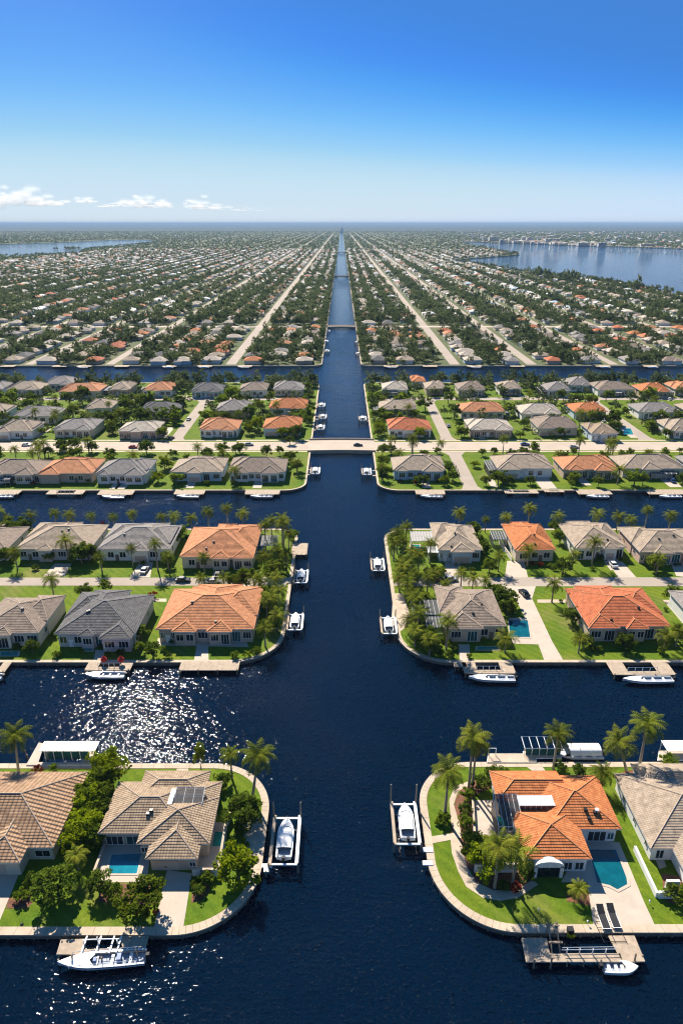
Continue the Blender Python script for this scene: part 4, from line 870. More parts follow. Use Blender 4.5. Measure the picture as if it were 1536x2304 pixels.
for a in ((185, 1268, 2.8, 'dark'), (200, 1262, 2.5, 'dark'), (55, 1205, 2.6, 'dark'), (22, 1208, 2.7, 'dark'), (15, 1268, 2.2, 'dark'), (605, 1300, 2.2, 'mid'), (555, 1322, 2.6, 'mid'), (528, 1328, 2.1, 'dark'), (630, 1290, 1.8, 'mid'), (345, 1478, 1.7, 'dark'), (190, 1345, 1.7, 'dark'), (600, 1372, 2.2, 'dark'), (595, 1350, 2.0, 'mid'), (410, 1210, 2.0, 'mid'), (395, 1225, 1.7, 'mid'),
          (380, 1275, 1.6, 'dark'), (615, 1420, 1.8, 'mid'), (318, 1440, 1.6, 'mid'), (315, 1470, 1.2, 'mid'), (112, 1262, 1.5, 'mid'), (75, 1470, 1.5, 'dark'), (420, 1355, 1.5, 'dark'), (240, 1330, 1.5, 'mid'), (660, 1215, 1.6, 'mid'),
          (1265, 1290, 2.1, 'dark'), (1100, 1288, 1.8, 'mid'), (1470, 1284, 2.0, 'mid'), (1285, 1402, 1.9, 'dark'), (1511, 1352, 1.9, 'dark'), (1110, 1350, 2.1, 'dark'), (1135, 1362, 2.3, 'dark'), (1140, 1385, 1.9, 'dark'), (1068, 1232, 2.2, 'dark'), (1085, 1250, 2.1, 'dark'), (1060, 1205, 2.2, 'dark'), (1405, 1460, 1.9, 'dark'), (1310, 1455, 1.5, 'mid'), (970, 1468, 2.1, 'mid'), (948, 1455, 1.7, 'dark'), (1258, 1222, 2.0, 'mid'), (1248, 1200, 1.9, 'mid'), (1418, 1230, 1.8, 'mid'), (1430, 1215, 1.9, 'mid'), (985, 1300, 1.6, 'mid'), (950, 1365, 1.8, 'mid'), (960, 1440, 1.6, 'mid'), (905, 1280, 1.8, 'mid'), (920, 1315, 2.0, 'mid'), (900, 1230, 1.8, 'mid'), (1530, 1440, 1.7, 'mid')): T(*a)
for a in ((232, 1180, .8, 'red'), (345, 1345, 1.3, 'red'), (1195, 1272, .9, 'red'), (1215, 1275, 1.0, 'red'), (1235, 1276, .9, 'mid'), (1010, 1478, 1.2, 'dark'), (1020, 1462, 1.1, 'dark'), (1055, 1480, .8, 'mid'), (990, 1475, 1.2, 'dark'), (80, 1282, 1.1, 'dark'), (270, 1475, 1.1, 'dark'), (130, 1478, 1.0, 'mid'), (530, 1480, 1.2, 'mid'), (555, 1478, 1.1, 'lime'), (575, 1472, 1.2, 'mid'), (1330, 1462, 1.0, 'dark'), (1345, 1465, .9, 'mid'), (1330, 1282, .8, 'mid'), (1485, 1470, 1, 'mid'), (1038, 1285, 1.0, 'mid'), (1060, 1288, 1.0, 'mid'), (960, 1290, 1.3, 'dark'), (975, 1282, 1.2, 'dark'), (200, 1332, 1.0, 'mid'), (1245, 1283, .9, 'dark'), (380, 1480, 1, 'dark')): S(*a)

for bx, by, ty, s in ((622, 1340, 1300, .95), (628, 1365, 1328, .9), (612, 1385, 1345, .95), (625, 1420, 1385, .9), (572, 1330, 1298, .9), (505, 1330, 1300, .85), (645, 1285, 1245, .95), (625, 1275, 1235, .9), (595, 1285, 1250, .9), (380, 1285, 1250, .85), (40, 1280, 1240, .9), (230, 1285, 1252, .85), (5, 1195, 1150, .9), (75, 1194, 1158, .85), (210, 1193, 1160, .8), (395, 1193, 1160, .85),
                      (885, 1262, 1220, .95), (925, 1280, 1240, 1.0), (905, 1312, 1275, .95), (930, 1330, 1292, .95), (975, 1325, 1290, .9), (915, 1350, 1312, .95), (935, 1385, 1345, .95), (940, 1415, 1378, .95), (920, 1430, 1395, .9), (965, 1475, 1440, .9), (1035, 1325, 1290, .85), (1090, 1335, 1305, .85), (1120, 1285, 1250, .85), (1285, 1280, 1245, .85), (1250, 1196, 1160, .85), (1135, 1197, 1162, .85), (1385, 1196, 1160, .85), (1475, 1290, 1255, .9), (1300, 1470, 1435, .85), (1490, 1468, 1430, .9)): palm_px(bx, by, ty, s)
def clear_of(x, y, r=1.2):
    if any(a - r < x < b + r and c - r < y < d + r for a, b, c, d in HOUSES): return False
    if 309 < y < 329.5 or (411 < y < 420) or 178.8 < y < 186: return False
    if 140 < y < 180 and 46.5 < x < 57.5: return False
    if 258 < y < 413 and (49 < x < 57.5 or 149 < x < 157.5 or -87.5 < x < -78.5): return False
    return all((x - a) ** 2 + (y - b) ** 2 > (c + r * .6) ** 2 for a, b, c in PLANTED)
# foundation shrubs and garden trees of the second and third islands
for (y0, y1, n, xm) in ((142.5, 219, 70, 108),):
    k = 0
    while k < n:
        hx0, hx1, hy0, hy1 = RP.choice([q for q in HOUSES if y0 < q[2] < y1]); e = RP.randrange(3)
        x, y = (RP.uniform(hx0, hx1), hy0 - .6) if e == 0 else ((hx0 - .5 if e == 1 else hx1 + .5), RP.uniform(hy0, hy1)); k += 1
        if abs(x) < 17 or not all((x - a) ** 2 + (y - b) ** 2 > .8 for a, b, c in PLANTED) or 46.5 < x < 57.5: continue
        shrub(x, y, RP.uniform(.5, 1.1), RP.choice(['dark', 'mid', 'mid', 'lime']))
for (y0, y1, n, rmin, rmax) in ((262, 308, 96, 1.1, 2.2), (331, 352, 40, 1.4, 2.6), (352, 411, 120, 1.8, 3.3)):
    k = tries = 0
    while k < n and tries < 6000:
        tries += 1; y = RP.uniform(y0, y1); s = RP.choice((-1, 1)); x = s * RP.uniform(17, .53 * y + 16)
        if not clear_of(x, y, .4): continue
        r = RP.uniform(rmin, rmax); k += 1; u = RP.random()
        if u < .2: palm(x, y, RP.uniform(4.5, 8.5), RP.uniform(.9, 1.1))
        else: tree(x, y, r, 'dark' if u < .52 else 'mid' if u < .88 else 'lime', far=y > 352, hz=RP.uniform(.85, 1.25))
# trees seen along the canal corners and verges of the third islands
for a in ((652, 1000, 1.8, 'dark'), (500, 1022, 2.3, 'dark'), (330, 1020, 2.8, 'dark'), (208, 1018, 2.2, 'dark'), (170, 1012, 2.4, 'dark'), (140, 1014, 2.4, 'dark'), (110, 1028, 2, 'dark'), (655, 1040, 2.2, 'mid'), (640, 1050, 1.9, 'mid'), (668, 1060, 2, 'mid'), (862, 1050, 2, 'mid'), (872, 1070, 1.8, 'mid'), (860, 1025, 2.2, 'mid'), (1120, 1090, 2.6, 'mid'), (1425, 1092, 2.8, 'mid'), (1290, 1085, 1.8, 'mid'), (1018, 1082, 2.0, 'dark'), (1008, 1065, 2.0, 'dark'),
          (850, 985, 2.0, 'mid'), (855, 965, 2.3, 'mid'), (845, 945, 2.2, 'dark'), (842, 925, 2.2, 'dark'), (838, 905, 2.4, 'dark'), (836, 885, 2.4, 'dark'), (695, 905, 2.3, 'dark'), (698, 930, 2.2, 'dark'), (694, 955, 2.2, 'mid'), (690, 880, 2.6, 'dark'), (700, 870, 2.5, 'dark')):
    x, y = P(a[0], a[1]); x = max(16.8, abs(x)) * (1 if x > 0 else -1); tree(x, y, a[2], a[3])
for px, py, ty in ((1130, 1022, 985), (1300, 1024, 990), (1365, 1024, 992), (880, 1018, 985), (928, 1020, 995)): palm_px(px, py, ty, .95)
for px, py, r, l in ((500, 1080, 1.0, 'mid'), (465, 1090, 1.3, 'dark'), (528, 1092, 1.4, 'dark'), (310, 1088, .9, 'mid'), (200, 1085, 1.2, 'mid'), (76, 1090, 1.1, 'red'), (900, 1085, .9, 'red'), (935, 1088, .8, 'red'), (985, 1085, .9, 'red'), (1150, 1085, .9, 'mid')): S(px, py, r, l)

# ------------------------------------------------------------------ boats, lifts, docks
def hull(b, L, Wd, H=.95, m=0, bow=.55):
    n = 14; secs = []
    for i in range(n + 1):
        t = i / n; w = Wd / 2 * (1 - max(0, (t - bow) / (1 - bow)) ** 2.3) if t < 1 else .03; w = max(w, .03) * (.93 + .07 * min(1, t * 4)); h = H + .3 * t * t; kz = .55 * max(0, (t - .55) / .45) ** 2; y = -L / 2 + L * t
        secs.append([(-w, y, h), (-w * .9, y, kz + .34), (0, y, kz), (w * .9, y, kz + .34), (w, y, h)])
    vs = [p for s in secs for p in s]; fs = []
    for i in range(n):
        for k in range(4): fs.append((i * 5 + k, i * 5 + k + 1, (i + 1) * 5 + k + 1, (i + 1) * 5 + k))
    fs.append((0, 4, 3, 2, 1)); b.add(vs, fs, m); return secs
def boat_parts(t, L=7.0, Wd=2.5, z=0, cover=True, accent='boat_blue', y0=0, roll=0):
    b = MB(); secs = hull(b, L, Wd); n = len(secs) - 1
    for i in range(n):                                   # side decks and foredeck
        for s in (0, 4):
            a, c = secs[i][s], secs[i + 1][s]; k = .80 if i / n < .62 else 0; k2 = .80 if (i + 1) / n < .62 else 0
            q = [(a[0], a[1], a[2]), (c[0], c[1], c[2]), (c[0] * k2, c[1], c[2] + .03), (a[0] * k, a[1], a[2] + .03)]; b.add(q, [(0, 1, 2, 3) if s == 0 else (3, 2, 1, 0)])
    ho = b.build('hull', 'boat_white', t, (0, y0, z)); sole = MB(); sole.box(-Wd * .39, Wd * .39, -L / 2 + .15, L * .12, .42, .5); sole.build('cockpit_floor', 'cockpit', t, (0, y0, z))
    st = MB(); hw = [(0, 0)] * 3
    for i in range(n):
        for s in (0, 4): a, c = secs[i][s], secs[i + 1][s]; e = 1.012; st.add([(a[0] * e, a[1], a[2] - .22), (c[0] * e, c[1], c[2] - .22), (c[0] * e, c[1], c[2] - .1), (a[0] * e, a[1], a[2] - .1)], [(0, 1, 2, 3)])
    st.build('stripe', accent, ho)
    if cover:
        c = MB(); m = 9; rows = []
        for j in range(7):
            y = -L * .30 + L * .62 * j / 6; w = Wd * .44 * (1 - max(0, (j / 6 - .55)) ** 1.6 * .9); hh = .62 * math.sin(math.pi * (.15 + .8 * j / 6)) + .05
            rows.append([(w * math.cos(math.pi * k / (m - 1)), y, 1.02 + hh * math.sin(math.pi * k / (m - 1)) ** .7) for k in range(m)])
        vs = [p for r in rows for p in r]; c.add(vs, [(j * m + k, j * m + k + 1, (j + 1) * m + k + 1, (j + 1) * m + k) for j in range(6) for k in range(m - 1)]); c.build('cover', 'canvas_white', t, (0, y0, z), smooth=True)
        w = MB()
        for k in range(8):
            a0, a1 = math.pi * (k / 8) * .9 + .16, math.pi * ((k + 1) / 8) * .9 + .16; f = lambda a, r: (math.cos(a) * Wd * .36 * r, L * .17 + math.sin(a) * L * .1 * r, 1.28 + (1 - r) * 1.6)
            w.add([f(a0, 1), f(a1, 1), f(a1, .86), f(a0, .86)], [(0, 1, 2, 3)])
        w.build('windscreen', 'window_glass', t, (0, y0, z + .25))
    else:
        s = MB()
        for yy, ww in ((-L * .33, .7), (-L * .12, .6), (L * .06, .55)): s.box(-Wd * .3 * ww * 1.6, Wd * .3 * ww * 1.6, yy - .22, yy + .22, .5, .8); 
        s.build('seat', 'canvas_white', t, (0, y0, z))
    o = MB(); o.box(-.24, .24, -L / 2 - .62, -L / 2 - .1, .75, 1.4); o.box(-.09, .09, -L / 2 - .45, -L / 2 - .2, -.25, .75); o.build('outboard_motor', 'rubber', t, (0, y0, z))
def make_boat(label, x, y, rz, L=7, Wd=2.5, z=0, cover=True, accent='boat_blue', group='motor boats along the canals'):
    t = thing('motor_boat', label, 'boat', (x, y, z), rz, group); boat_parts(t, L, Wd, 0, cover, accent); return t
def lift(label, x, y, Wd=4.6, L=9, tall=4.6, rz=0, group='boat lifts'):
    """four piles carrying two walk beams and a cradle; the far pair of piles stands taller"""
    t = thing('boat_lift', label, 'boat lift', (x, y, 0), rz, group); h = Wd / 2
    for sx in (-1, 1):
        for yy, top in ((-L / 2, 2.3), (L / 2 - .3, tall)):
            b = MB(); b.tube([(sx * h, yy, -2.5), (sx * h, yy, top * .6), (sx * h, yy, top)], [.19, .17, .13], 8); b.build('pile', 'pile_wood', t)
        b = MB(); b.box(sx * h - sx * .2 - .28, sx * h - sx * .2 + .28, -L / 2 - .1, L / 2 - .1, 1.75, 1.95); b.build('walk_beam', 'dock_wood' if sx < 0 else 'white_paint', t)
    for yy in (-L / 2 + .25, L / 2 - .55):
        b = MB(); b.box(-h + .12, h - .12, yy - .16, yy + .16, 1.5, 1.74); b.build('cross_beam', 'white_paint', t)
    b = MB()
    for sx in (-.8, .8): b.box(sx - .09, sx + .09, -L * .34, L * .34, 1.05, 1.2)
    for yy in (-L * .25, L * .25): b.box(-h + .3, h - .3, yy - .08, yy + .08, .93, 1.05)
    b.build('cradle', 'dark_metal', t); return t
def dock(label, polys, piles, z=1.15, extra=None, m='dock_wood', cat='dock', name='dock', ph=.15, rail=True, loc=None):
    """deck of planks on piles; polys and piles in world metres"""
    ox, oy = polys[0][0]; t = thing(name, label, cat, (ox, oy, 0), group='docks along the seawalls'); b = MB()
    for q in polys: b.prism([(p[0] - ox, p[1] - oy) for p in q], z - .16, z)
    d = b.build('deck', m, t); f = MB()
    for q in polys:
        n = len(q)
        for i in range(n):
            a, c = q[i], q[(i + 1) % n]; f.tube([(a[0] - ox, a[1] - oy, z - .1), (c[0] - ox, c[1] - oy, z - .1)], .075, 4)
    f.build('edge_board', 'white_paint' if m != 'dock_wood' else 'concrete', d)
    for p in piles:
        b = MB(); b.tube([(p[0] - ox, p[1] - oy, -2.5), (p[0] - ox, p[1] - oy, p[2] if len(p) > 2 else z + ph)], [.17, .13], 7); b.build('pile', 'pile_wood', t)
    return t, ox, oy
def pw(px, py, z=1.15): return P(px, py, z)
def q4(a, b_, c, d, z=1.15): return [pw(*a, z), pw(*b_, z), pw(*c, z), pw(*d, z)]

# front-left: long open boat on its dock
t, ox, oy = dock('tan wooden dock carrying the long white boat in front of the driveway', [q4((128, 2147), (184, 2147), (196, 2112), (138, 2114)), q4((184, 2147), (280, 2141), (280, 2132), (188, 2136)), q4((280, 2141), (325, 2139), (334, 2105), (270, 2107))],
                 [(*pw(132, 2160), 1.3), (*pw(165, 2165, .5), 2.2), (*pw(230, 2160, .5), 1.2), (*pw(310, 2152, .5), 2.2), (*pw(330, 2112), 1.3), (*pw(140, 2118), 1.3)])
b = MB()
for px in (190, 222, 252, 268): x, y = pw(px, 2128); b.box(x - ox - .12, x - ox + .12, y - oy - 1.2, y - oy + 1.4, 1.2, 1.4)
x, y = pw(190, 2122); x2, y2 = pw(270, 2120); b.tube([(x - ox, y - oy, 1.9), (x2 - ox, y2 - oy, 1.9)], .09, 5)
for px in (190, 222, 265): x, y = pw(px, 2123); b.tube([(x - ox, y - oy, .2), (x - ox, y - oy, 2.6 if px == 222 else 1.95)], .09, 5)
b.build('hoist_frame', 'white_paint', t)
x, y = pw(230, 2161, .9)
lb = thing('long_boat', 'long white open boat with seats beside the front left dock', 'boat', (x, y, .2), R(90 + 5), 'motor boats along the canals'); boat_parts(lb, 12.6, 2.5, 0, False, 'boat_blue')
b = MB()
for i in range(7): yy = -5.2 + i * 1.6; b.tube([(-1.1, yy, .95), (-1.05, yy, 1.55)], .05, 4); b.tube([(1.1, yy, .95), (1.05, yy, 1.55)], .05, 4)
for s in (-1.05, 1.05): b.tube([(s, -5.2, 1.55), (s, 4.4, 1.55)], .05, 4)
b.build('rail', 'white_paint', lb)
b = MB(); b.box(-.5, .5, -2.8, -2.2, .5, 1.35); b.build('console', 'boat_blue', lb); b = MB(); b.box(-.3, .3, .8, 1.2, .5, 1.2); b.build('cool_box', 'boat_blue', lb)
x, y = P(642, 1888, 1.8); lift('white boat lift at the walkway of the left front island', x, y, 4.9, 10.5, 5.2)
make_boat('white canvas-covered boat on the left front island lift', x, y + .2, 0, 8.2, 2.9, 1.15)
t, ox, oy = dock('small white finger dock joining left seawall to its boat lift', [[P(590, 1952, 1.2), P(612, 1952, 1.2), P(612, 1944, 1.2), P(590, 1944, 1.2)], [P(594, 1962, 1.2), P(604, 1962, 1.2), P(604, 1952, 1.2), P(594, 1952, 1.2)]], [P(598, 1962, 1.2)], 1.3, m='white_paint')
# boathouse dock behind the left front houses
t, ox, oy = dock('cream boathouse dock with slatted white roof and teal screens', [q4((60, 1722), (84, 1722), (100, 1674), (88, 1672)), q4((84, 1722), (182, 1722), (182, 1716), (86, 1716)), q4((180, 1722), (205, 1722), (216, 1672), (196, 1676))], [pw(62, 1700), pw(212, 1700), pw(58, 1690), pw(215, 1672)], 1.3, m='patio', name='boathouse_dock')
b = MB(); x0, y0 = P(88, 1690, 3.4); x1, y1 = P(214, 1690, 3.4); y2 = P(90, 1668, 3.4)[1]
b.box(x0 - ox, x1 - ox, y0 - oy, y2 - oy, 3.3, 3.42); b.build('canopy', 'white_paint', t)
b = MB()
for i in range(8): x = x0 + (x1 - x0) * (i + .5) / 8; b.box(x - ox - .07, x - ox + .07, y0 - oy, y2 - oy, 3.43, 3.52)
b.build('canopy_rib', 'stucco_cream', t)
b = MB()
for i in range(6): x = x0 + 1 + (x1 - x0 - 2.4) * i / 5; b.tube([(x - ox, y0 - oy + .1, 0), (x - ox, y0 - oy + .1, 3.3)], .08, 4)
for yy in (y2 - oy - .2,):
    for x in (x0 + .2, x1 - .2): b.tube([(x - ox, yy, -1), (x - ox, yy, 3.3)], .1, 5)
b.build('post', 'white_paint', t)
b = MB(); b.box(x0 + 1 - ox, x1 - 1.4 - ox, y0 - oy + .16, y0 - oy + .2, 1.1, 3.2); b.build('screen', 'teal_glass', t)
b = MB(); b.box(x0 + .8 - ox, x1 - 1.4 - ox, y0 - oy - 1.6, y0 - oy - .9, .4, .95); b.build('hull_cradle', 'mulch', t)

# front-right
t, ox, oy = dock('wide tan dock with open boat slip in front of the right island', [q4((1184, 2164), (1240, 2164), (1228, 2110), (1173, 2110)), q4((1240, 2164), (1400, 2164), (1394, 2145), (1236, 2145)), q4((1400, 2164), (1450, 2163), (1426, 2105), (1368, 2105))],
                 [(*pw(1200, 2172, .6), 2.0), (*pw(1238, 2172, .6), 2.4), (*pw(1275, 2168, .6), 1.2), (*pw(1312, 2168, .6), 1.2), (*pw(1350, 2168, .6), 1.5), (*pw(1425, 2166, .6), 2.6), (*pw(1178, 2116), 1.3), (*pw(1444, 2150), 1.3)])
b = MB()
for px in (1270, 1298, 1327, 1356): x, y = pw(px, 2135); b.tube([(x - ox, y - oy - .8, -1), (x - ox, y - oy - .8, 2.3)], .1, 5)
x, y = pw(1262, 2142); x2, y2 = pw(1385, 2140)
for z in (1.6, 2.1): b.tube([(x - ox, y - oy, z), (x2 - ox, y2 - oy, z)], .06, 4)
b.build('rail', 'white_paint', t)
b = MB()
for px in (1238, 1256): x, y = pw(px, 2128); b.tube([(x - ox, y - oy - 1.6, .4), (x - ox, y - oy + 2.2, 3.2)], .12, 5); b.tube([(x - ox, y - oy + 2.2, .2), (x - ox, y - oy + 2.2, 3.3)], .1, 5)
x, y = pw(1232, 2128); x2, y2 = pw(1262, 2126); b.box(x - ox, x2 - ox, y - oy - .2, y - oy + .1, 1.9, 2.1); b.box(x - ox, x2 - ox, y - oy + 1.8, y - oy + 2.1, 2.9, 3.1); b.build('hoist_frame', 'pile_wood', t)
x, y = P(1394, 2180, .6); make_boat('small white dinghy moored at the right end of front dock', x, y, R(-92), 5.0, 1.9, .1, False, 'boat_white')
x, y = P(911, 1850, 1.8); lift('wooden-piled boat lift beside the curved lawn of right island', x, y, 4.7, 9.6, 6.2)
make_boat('white covered boat with blue stern on the right island lift', x + .2, y + .2, 0, 7.6, 2.8, 1.15)
for i, py in enumerate((1915, 1945)):
    a, c = P(952, py, 1.3), P(972, py - 10, 1.3); dock(('upper' if i == 0 else 'lower') + ' small white landing step on the right island seawall', [[(a[0], a[1]), (c[0], a[1]), (c[0], c[1]), (a[0], c[1])]], [], 1.2, m='white_paint', name='landing_step')
t, ox, oy = dock('concrete landing dock behind the orange house with white gate', [q4((1095, 1716), (1206, 1716), (1204, 1696), (1098, 1696))], [pw(1098, 1692)], 1.25, m='concrete')
b = MB(); x, y = pw(1104, 1700)
for dx in (-.6, .9): b.tube([(x - ox + dx, y - oy, 1.2), (x - ox + dx, y - oy, 3.0)], .09, 5)
b.tube([(x - ox - .6, y - oy, 3.0), (x - ox + .9, y - oy, 3.0)], .09, 5); b.build('gate_frame', 'white_paint', t)
x, y = P(1300, 1696, 1.0)
cb = thing('cabin_boat', 'large white cabin boat with canvas top behind the orange house', 'boat', (x, y, .35), R(90), 'motor boats along the canals'); boat_parts(cb, 9.5, 3.2, 0, False, 'boat_white')
for i in range(3):
    b = MB(); yy = -4.2 + i * 2.15; m_ = 7
    vs = [(1.5 * math.cos(math.pi * k / 6), yy + dy, 1.5 + 1.15 * math.sin(math.pi * k / 6) ** .6) for dy in (0, 2.05) for k in range(7)]; b.add(vs, [(k, k + 1, k + 8, k + 7) for k in range(6)]); b.build('canvas_top', 'canvas_white', cb, smooth=True)
b = MB(); b.box(-1.2, 1.2, 1.9, 3.0, 1.0, 1.75); b.build('cabin_window', 'window_glass', cb)
t, ox, oy = dock('white-framed dock shelter with teal screens beside the cabin boat', [q4((1178, 1706), (1262, 1706), (1262, 1690), (1176, 1690))], [pw(1180, 1688), pw(1262, 1688)], 1.2, m='patio', name='dock_shelter')
x0, y0 = pw(1178, 1700); x1, y1 = pw(1262, 1700); b = MB()
for i in range(6): x = x0 + (x1 - x0) * i / 5; b.tube([(x - ox, y0 - oy, .5), (x - ox, y0 - oy, 3.0), (x - ox, y0 - oy + 3, 3.4)], .08, 4)
b.tube([(x0 - ox, y0 - oy, 3.0), (x1 - ox, y0 - oy, 3.0)], .1, 4); b.tube([(x0 - ox, y0 - oy + 3, 3.4), (x1 - ox, y0 - oy + 3, 3.4)], .08, 4); b.build('post', 'white_paint', t)
b = MB(); b.box(x0 - ox + .3, x1 - ox - .2, y0 - oy + .1, y0 - oy + .14, 1.2, 2.9); b.build('screen', 'teal_glass', t)
t, ox, oy = dock('white dock shelter at the right frame edge behind the white house', [q4((1478, 1712), (1560, 1712), (1560, 1690), (1482, 1690))], [pw(1482, 1690)], 1.3, m='patio', name='dock_shelter')
b = MB(); x0, y0 = P(1500, 1690, 3); x1, y1 = P(1575, 1690, 3); b.box(x0 - ox, x1 - ox, y0 - oy, y0 - oy + 3, 3.0, 3.12)
for x in (x0 + .1, x1 - .1):
    for y in (y0 + .1, y0 + 2.8): b.tube([(x - ox, y - oy, 0), (x - ox, y - oy, 3)], .09, 4)
b.build('canopy', 'white_paint', t)

# second islands
def lift_at(px0, px1, py0, py1, label, boat_label, L=8.5):
    x, y = P((px0 + px1) / 2, (py0 + py1) / 2 + 8, 1.8); lift(label, x, y, 4.3, L, 4.2); make_boat(boat_label, x, y + .3, 0, 7, 2.5, 1.15)
lift_at(645, 683, 1368, 1412, 'boat lift beside the orange house at the left corner', 'blue-striped boat on the left lift by the orange house')
lift_at(657, 697, 1268, 1308, 'boat lift at the end of the left street', 'white boat on the lift at the left street end')
lift_at(830, 868, 1240, 1283, 'boat lift beside the cream-roofed house, right bank', 'white boat on the lift beside the cream-roofed house')
lift_at(855, 892, 1376, 1420, 'boat lift beside the brown-roofed corner house, right bank', 'white boat on the lift beside the brown-roofed house')
def simple_dock(px0, px1, py0, py1, label, boat=None, boat_label=None, L=8, slip=True, row=None):
    a, c = pw(px0, py1), pw(px1, py1); yb = pw(px0, py0)[1]; x0, x1, y0 = a[0], c[0], a[1]; w = (x1 - x0) * .26
    polys = [[(x0, y0), (x1, y0), (x1, y0 + 1.4), (x0, y0 + 1.4)], [(x0, y0 + 1.4), (x0 + w, y0 + 1.4), (x0 + w, yb), (x0, yb)], [(x1 - w, y0 + 1.4), (x1, y0 + 1.4), (x1, yb), (x1 - w, yb)]] if slip else [[(x0, y0), (x1, y0), (x1, yb), (x0, yb)]]
    t, ox, oy = dock(label, polys, [(x0 + .2, y0 - .1, 1.6), (x0 + (x1 - x0) * .33, y0 - .1, 1.5), (x0 + (x1 - x0) * .66, y0 - .1, 1.5), (x1 - .2, y0 - .1, 1.6)])
    if slip:
        b = MB()
        for k in range(5): x = x0 + w + (x1 - x0 - 2 * w) * k / 4; b.tube([(x - ox, y0 + 1.6 - oy, .3), (x - ox, y0 + 1.6 - oy, 2.1)], .07, 4)
        b.tube([(x0 + w - ox, y0 + 1.6 - oy, 2.1), (x1 - w - ox, y0 + 1.6 - oy, 2.1)], .06, 4); b.build('rail', 'white_paint', t)
    if label is None: AUTO.append((t, 'plank dock', (x0 + x1) / 2, yb + 2))
    if boat:
        o = make_boat(boat_label, (x0 + x1) / 2, y0 - 1.5, R(90 + RP.uniform(-3, 3)), L, 2.3, .1, boat == 'cover')
        if boat_label is None: AUTO.append((o, 'white moored boat', (x0 + x1) / 2, yb + 2))
    return t
simple_dock(402, 535, 1488, 1508, 'plain tan dock in front of the orange house at the corner', slip=False)
simple_dock(190, 292, 1490, 1508, 'dock in front of the charcoal-roofed house', 'open', 'white pontoon boat with red canopies before the charcoal-roofed house', 9.5)
x, y = P(240, 1500, 1.5)
for i, (dx, m_) in enumerate(((-1.0, 'red_cloth'), (3.2, 'red_cloth'))):
    pr = thing('parasol', f'red folded parasol on the charcoal house dock, {"nearer the bow" if i else "middle of the dock"}', 'parasol', (x + dx, y + 1.5, 1.15), group='red parasols on the dock'); b = MB(); b.tube([(0, 0, 0), (0, 0, 2.4)], .05, 5); b.build('pole', 'white_paint', pr)
    b = MB(); b.tube([(0, 0, 1.0), (0, 0, 1.5), (0, 0, 2.45)], [.75, .8, .05], 8); b.build('canopy', m_, pr)
simple_dock(-60, 10, 1490, 1512, 'dock at the left frame edge of the second island', 'cover', 'blue-striped boat at the left frame edge dock')
simple_dock(1045, 1160, 1490, 1515, 'white railed dock in front of the brown-roofed house', 'open', 'long white boat with blue bow before the brown-roofed house', 11)
simple_dock(1380, 1520, 1490, 1518, 'brown dock with railed slip before the orange-red roofed house', 'open', 'long white boat with dark stripes before the orange-red house', 12)
simple_dock(1022, 1050, 1490, 1500, 'short landing left of the brown-roofed house dock', slip=False)
simple_dock(655, 690, 1222, 1248, 'dark landing with rails north of the left street lift', slip=False)
# third islands and beyond
for a, bt in (((550, 628, 1102, 1112), 'open'), ((390, 458, 1102, 1112), 'open'), ((218, 297, 1102, 1113), 'open'), ((103, 185, 1102, 1112), None), ((-20, 40, 1102, 1112), 'open'), ((936, 1002, 1102, 1112), 'open'), ((1137, 1212, 1101, 1110), None), ((1226, 1270, 1101, 1107), None), ((1302, 1378, 1101, 1112), 'open'), ((1460, 1545, 1101, 1112), 'open')):
    simple_dock(*a, None, bt, None, 9, slip=bt is None)
def auto_lift(px, py, s):
    x, y = P(px, py, 1.5); o = lift(None, x, y, 4.2, 8.5, 4, group='boat lifts'); AUTO.append((o, 'boat lift', x, y)); b = MB(); w = (14.9 - abs(x)) * (1 if x > 0 else -1); xs = sorted((2.0 * (1 if x > 0 else -1), w)); b.box(xs[0], xs[1], -4, -2.8, 1.0, 1.15); b.box(xs[0], xs[1], 2.6, 3.4, 1.0, 1.15); b.build('walkway', 'dock_wood', o); o = make_boat(None, x, y + .3, 0, 7, 2.5, 1.1); AUTO.append((o, 'white lifted boat', x, y))
for px, py in ((709, 1060), (824, 1062), (723, 912), (726, 938), (721, 962), (815, 942)): auto_lift(px, py, 0)
for px in (15, 132, 188, 272, 380, 460, 550, 880, 968, 1068, 1165, 1358, 1465): simple_dock(px - 16, px + 16, 821.5, 825, None, RP.choice(['open', 'cover', None]), None, 8, slip=False)
for px, py in ((735, 790), (733, 768), (738, 745), (806, 796), (804, 770)): auto_lift(px, py, 0)

# ------------------------------------------------------------------ pools, walls, cars and garden things
def pool(label, pts, water='pool_water', cop='patio'):
    """coping ring a hand high with the water inside it"""
    cx, cy = sum(p[0] for p in pts) / len(pts), sum(p[1] for p in pts) / len(pts); t = thing('swimming_pool', label, 'pool', (cx, cy, GZ), group='garden pools')
    L = [(p[0] - cx, p[1] - cy) for p in pts]; O = []
    for p in L: l = math.hypot(*p); O.append((p[0] * (1 + .5 / l), p[1] * (1 + .5 / l)))
    b = MB(); n = len(L)
    for i in range(n):
        j = (i + 1) % n; a, c, d, e = O[i], O[j], L[j], L[i]
        b.add([(*a, .09), (*c, .09), (*d, .09), (*e, .09)], [(0, 1, 2, 3)]); b.add([(*a, -.1), (*c, -.1), (*c, .09), (*a, .09)], [(0, 1, 2, 3)]); b.add([(*d, -.1), (*e, -.1), (*e, .09), (*d, .09)], [(0, 1, 2, 3)])
    b.build('coping', cop, t); b = MB(); b.prism(L, -.05, .045); b.build('water', water, t); return t
pool('bright blue pool beside the brown-tiled house driveway', pp((243, 1966), (308, 1966), (318, 1922), (300, 1921), (252, 1924)))
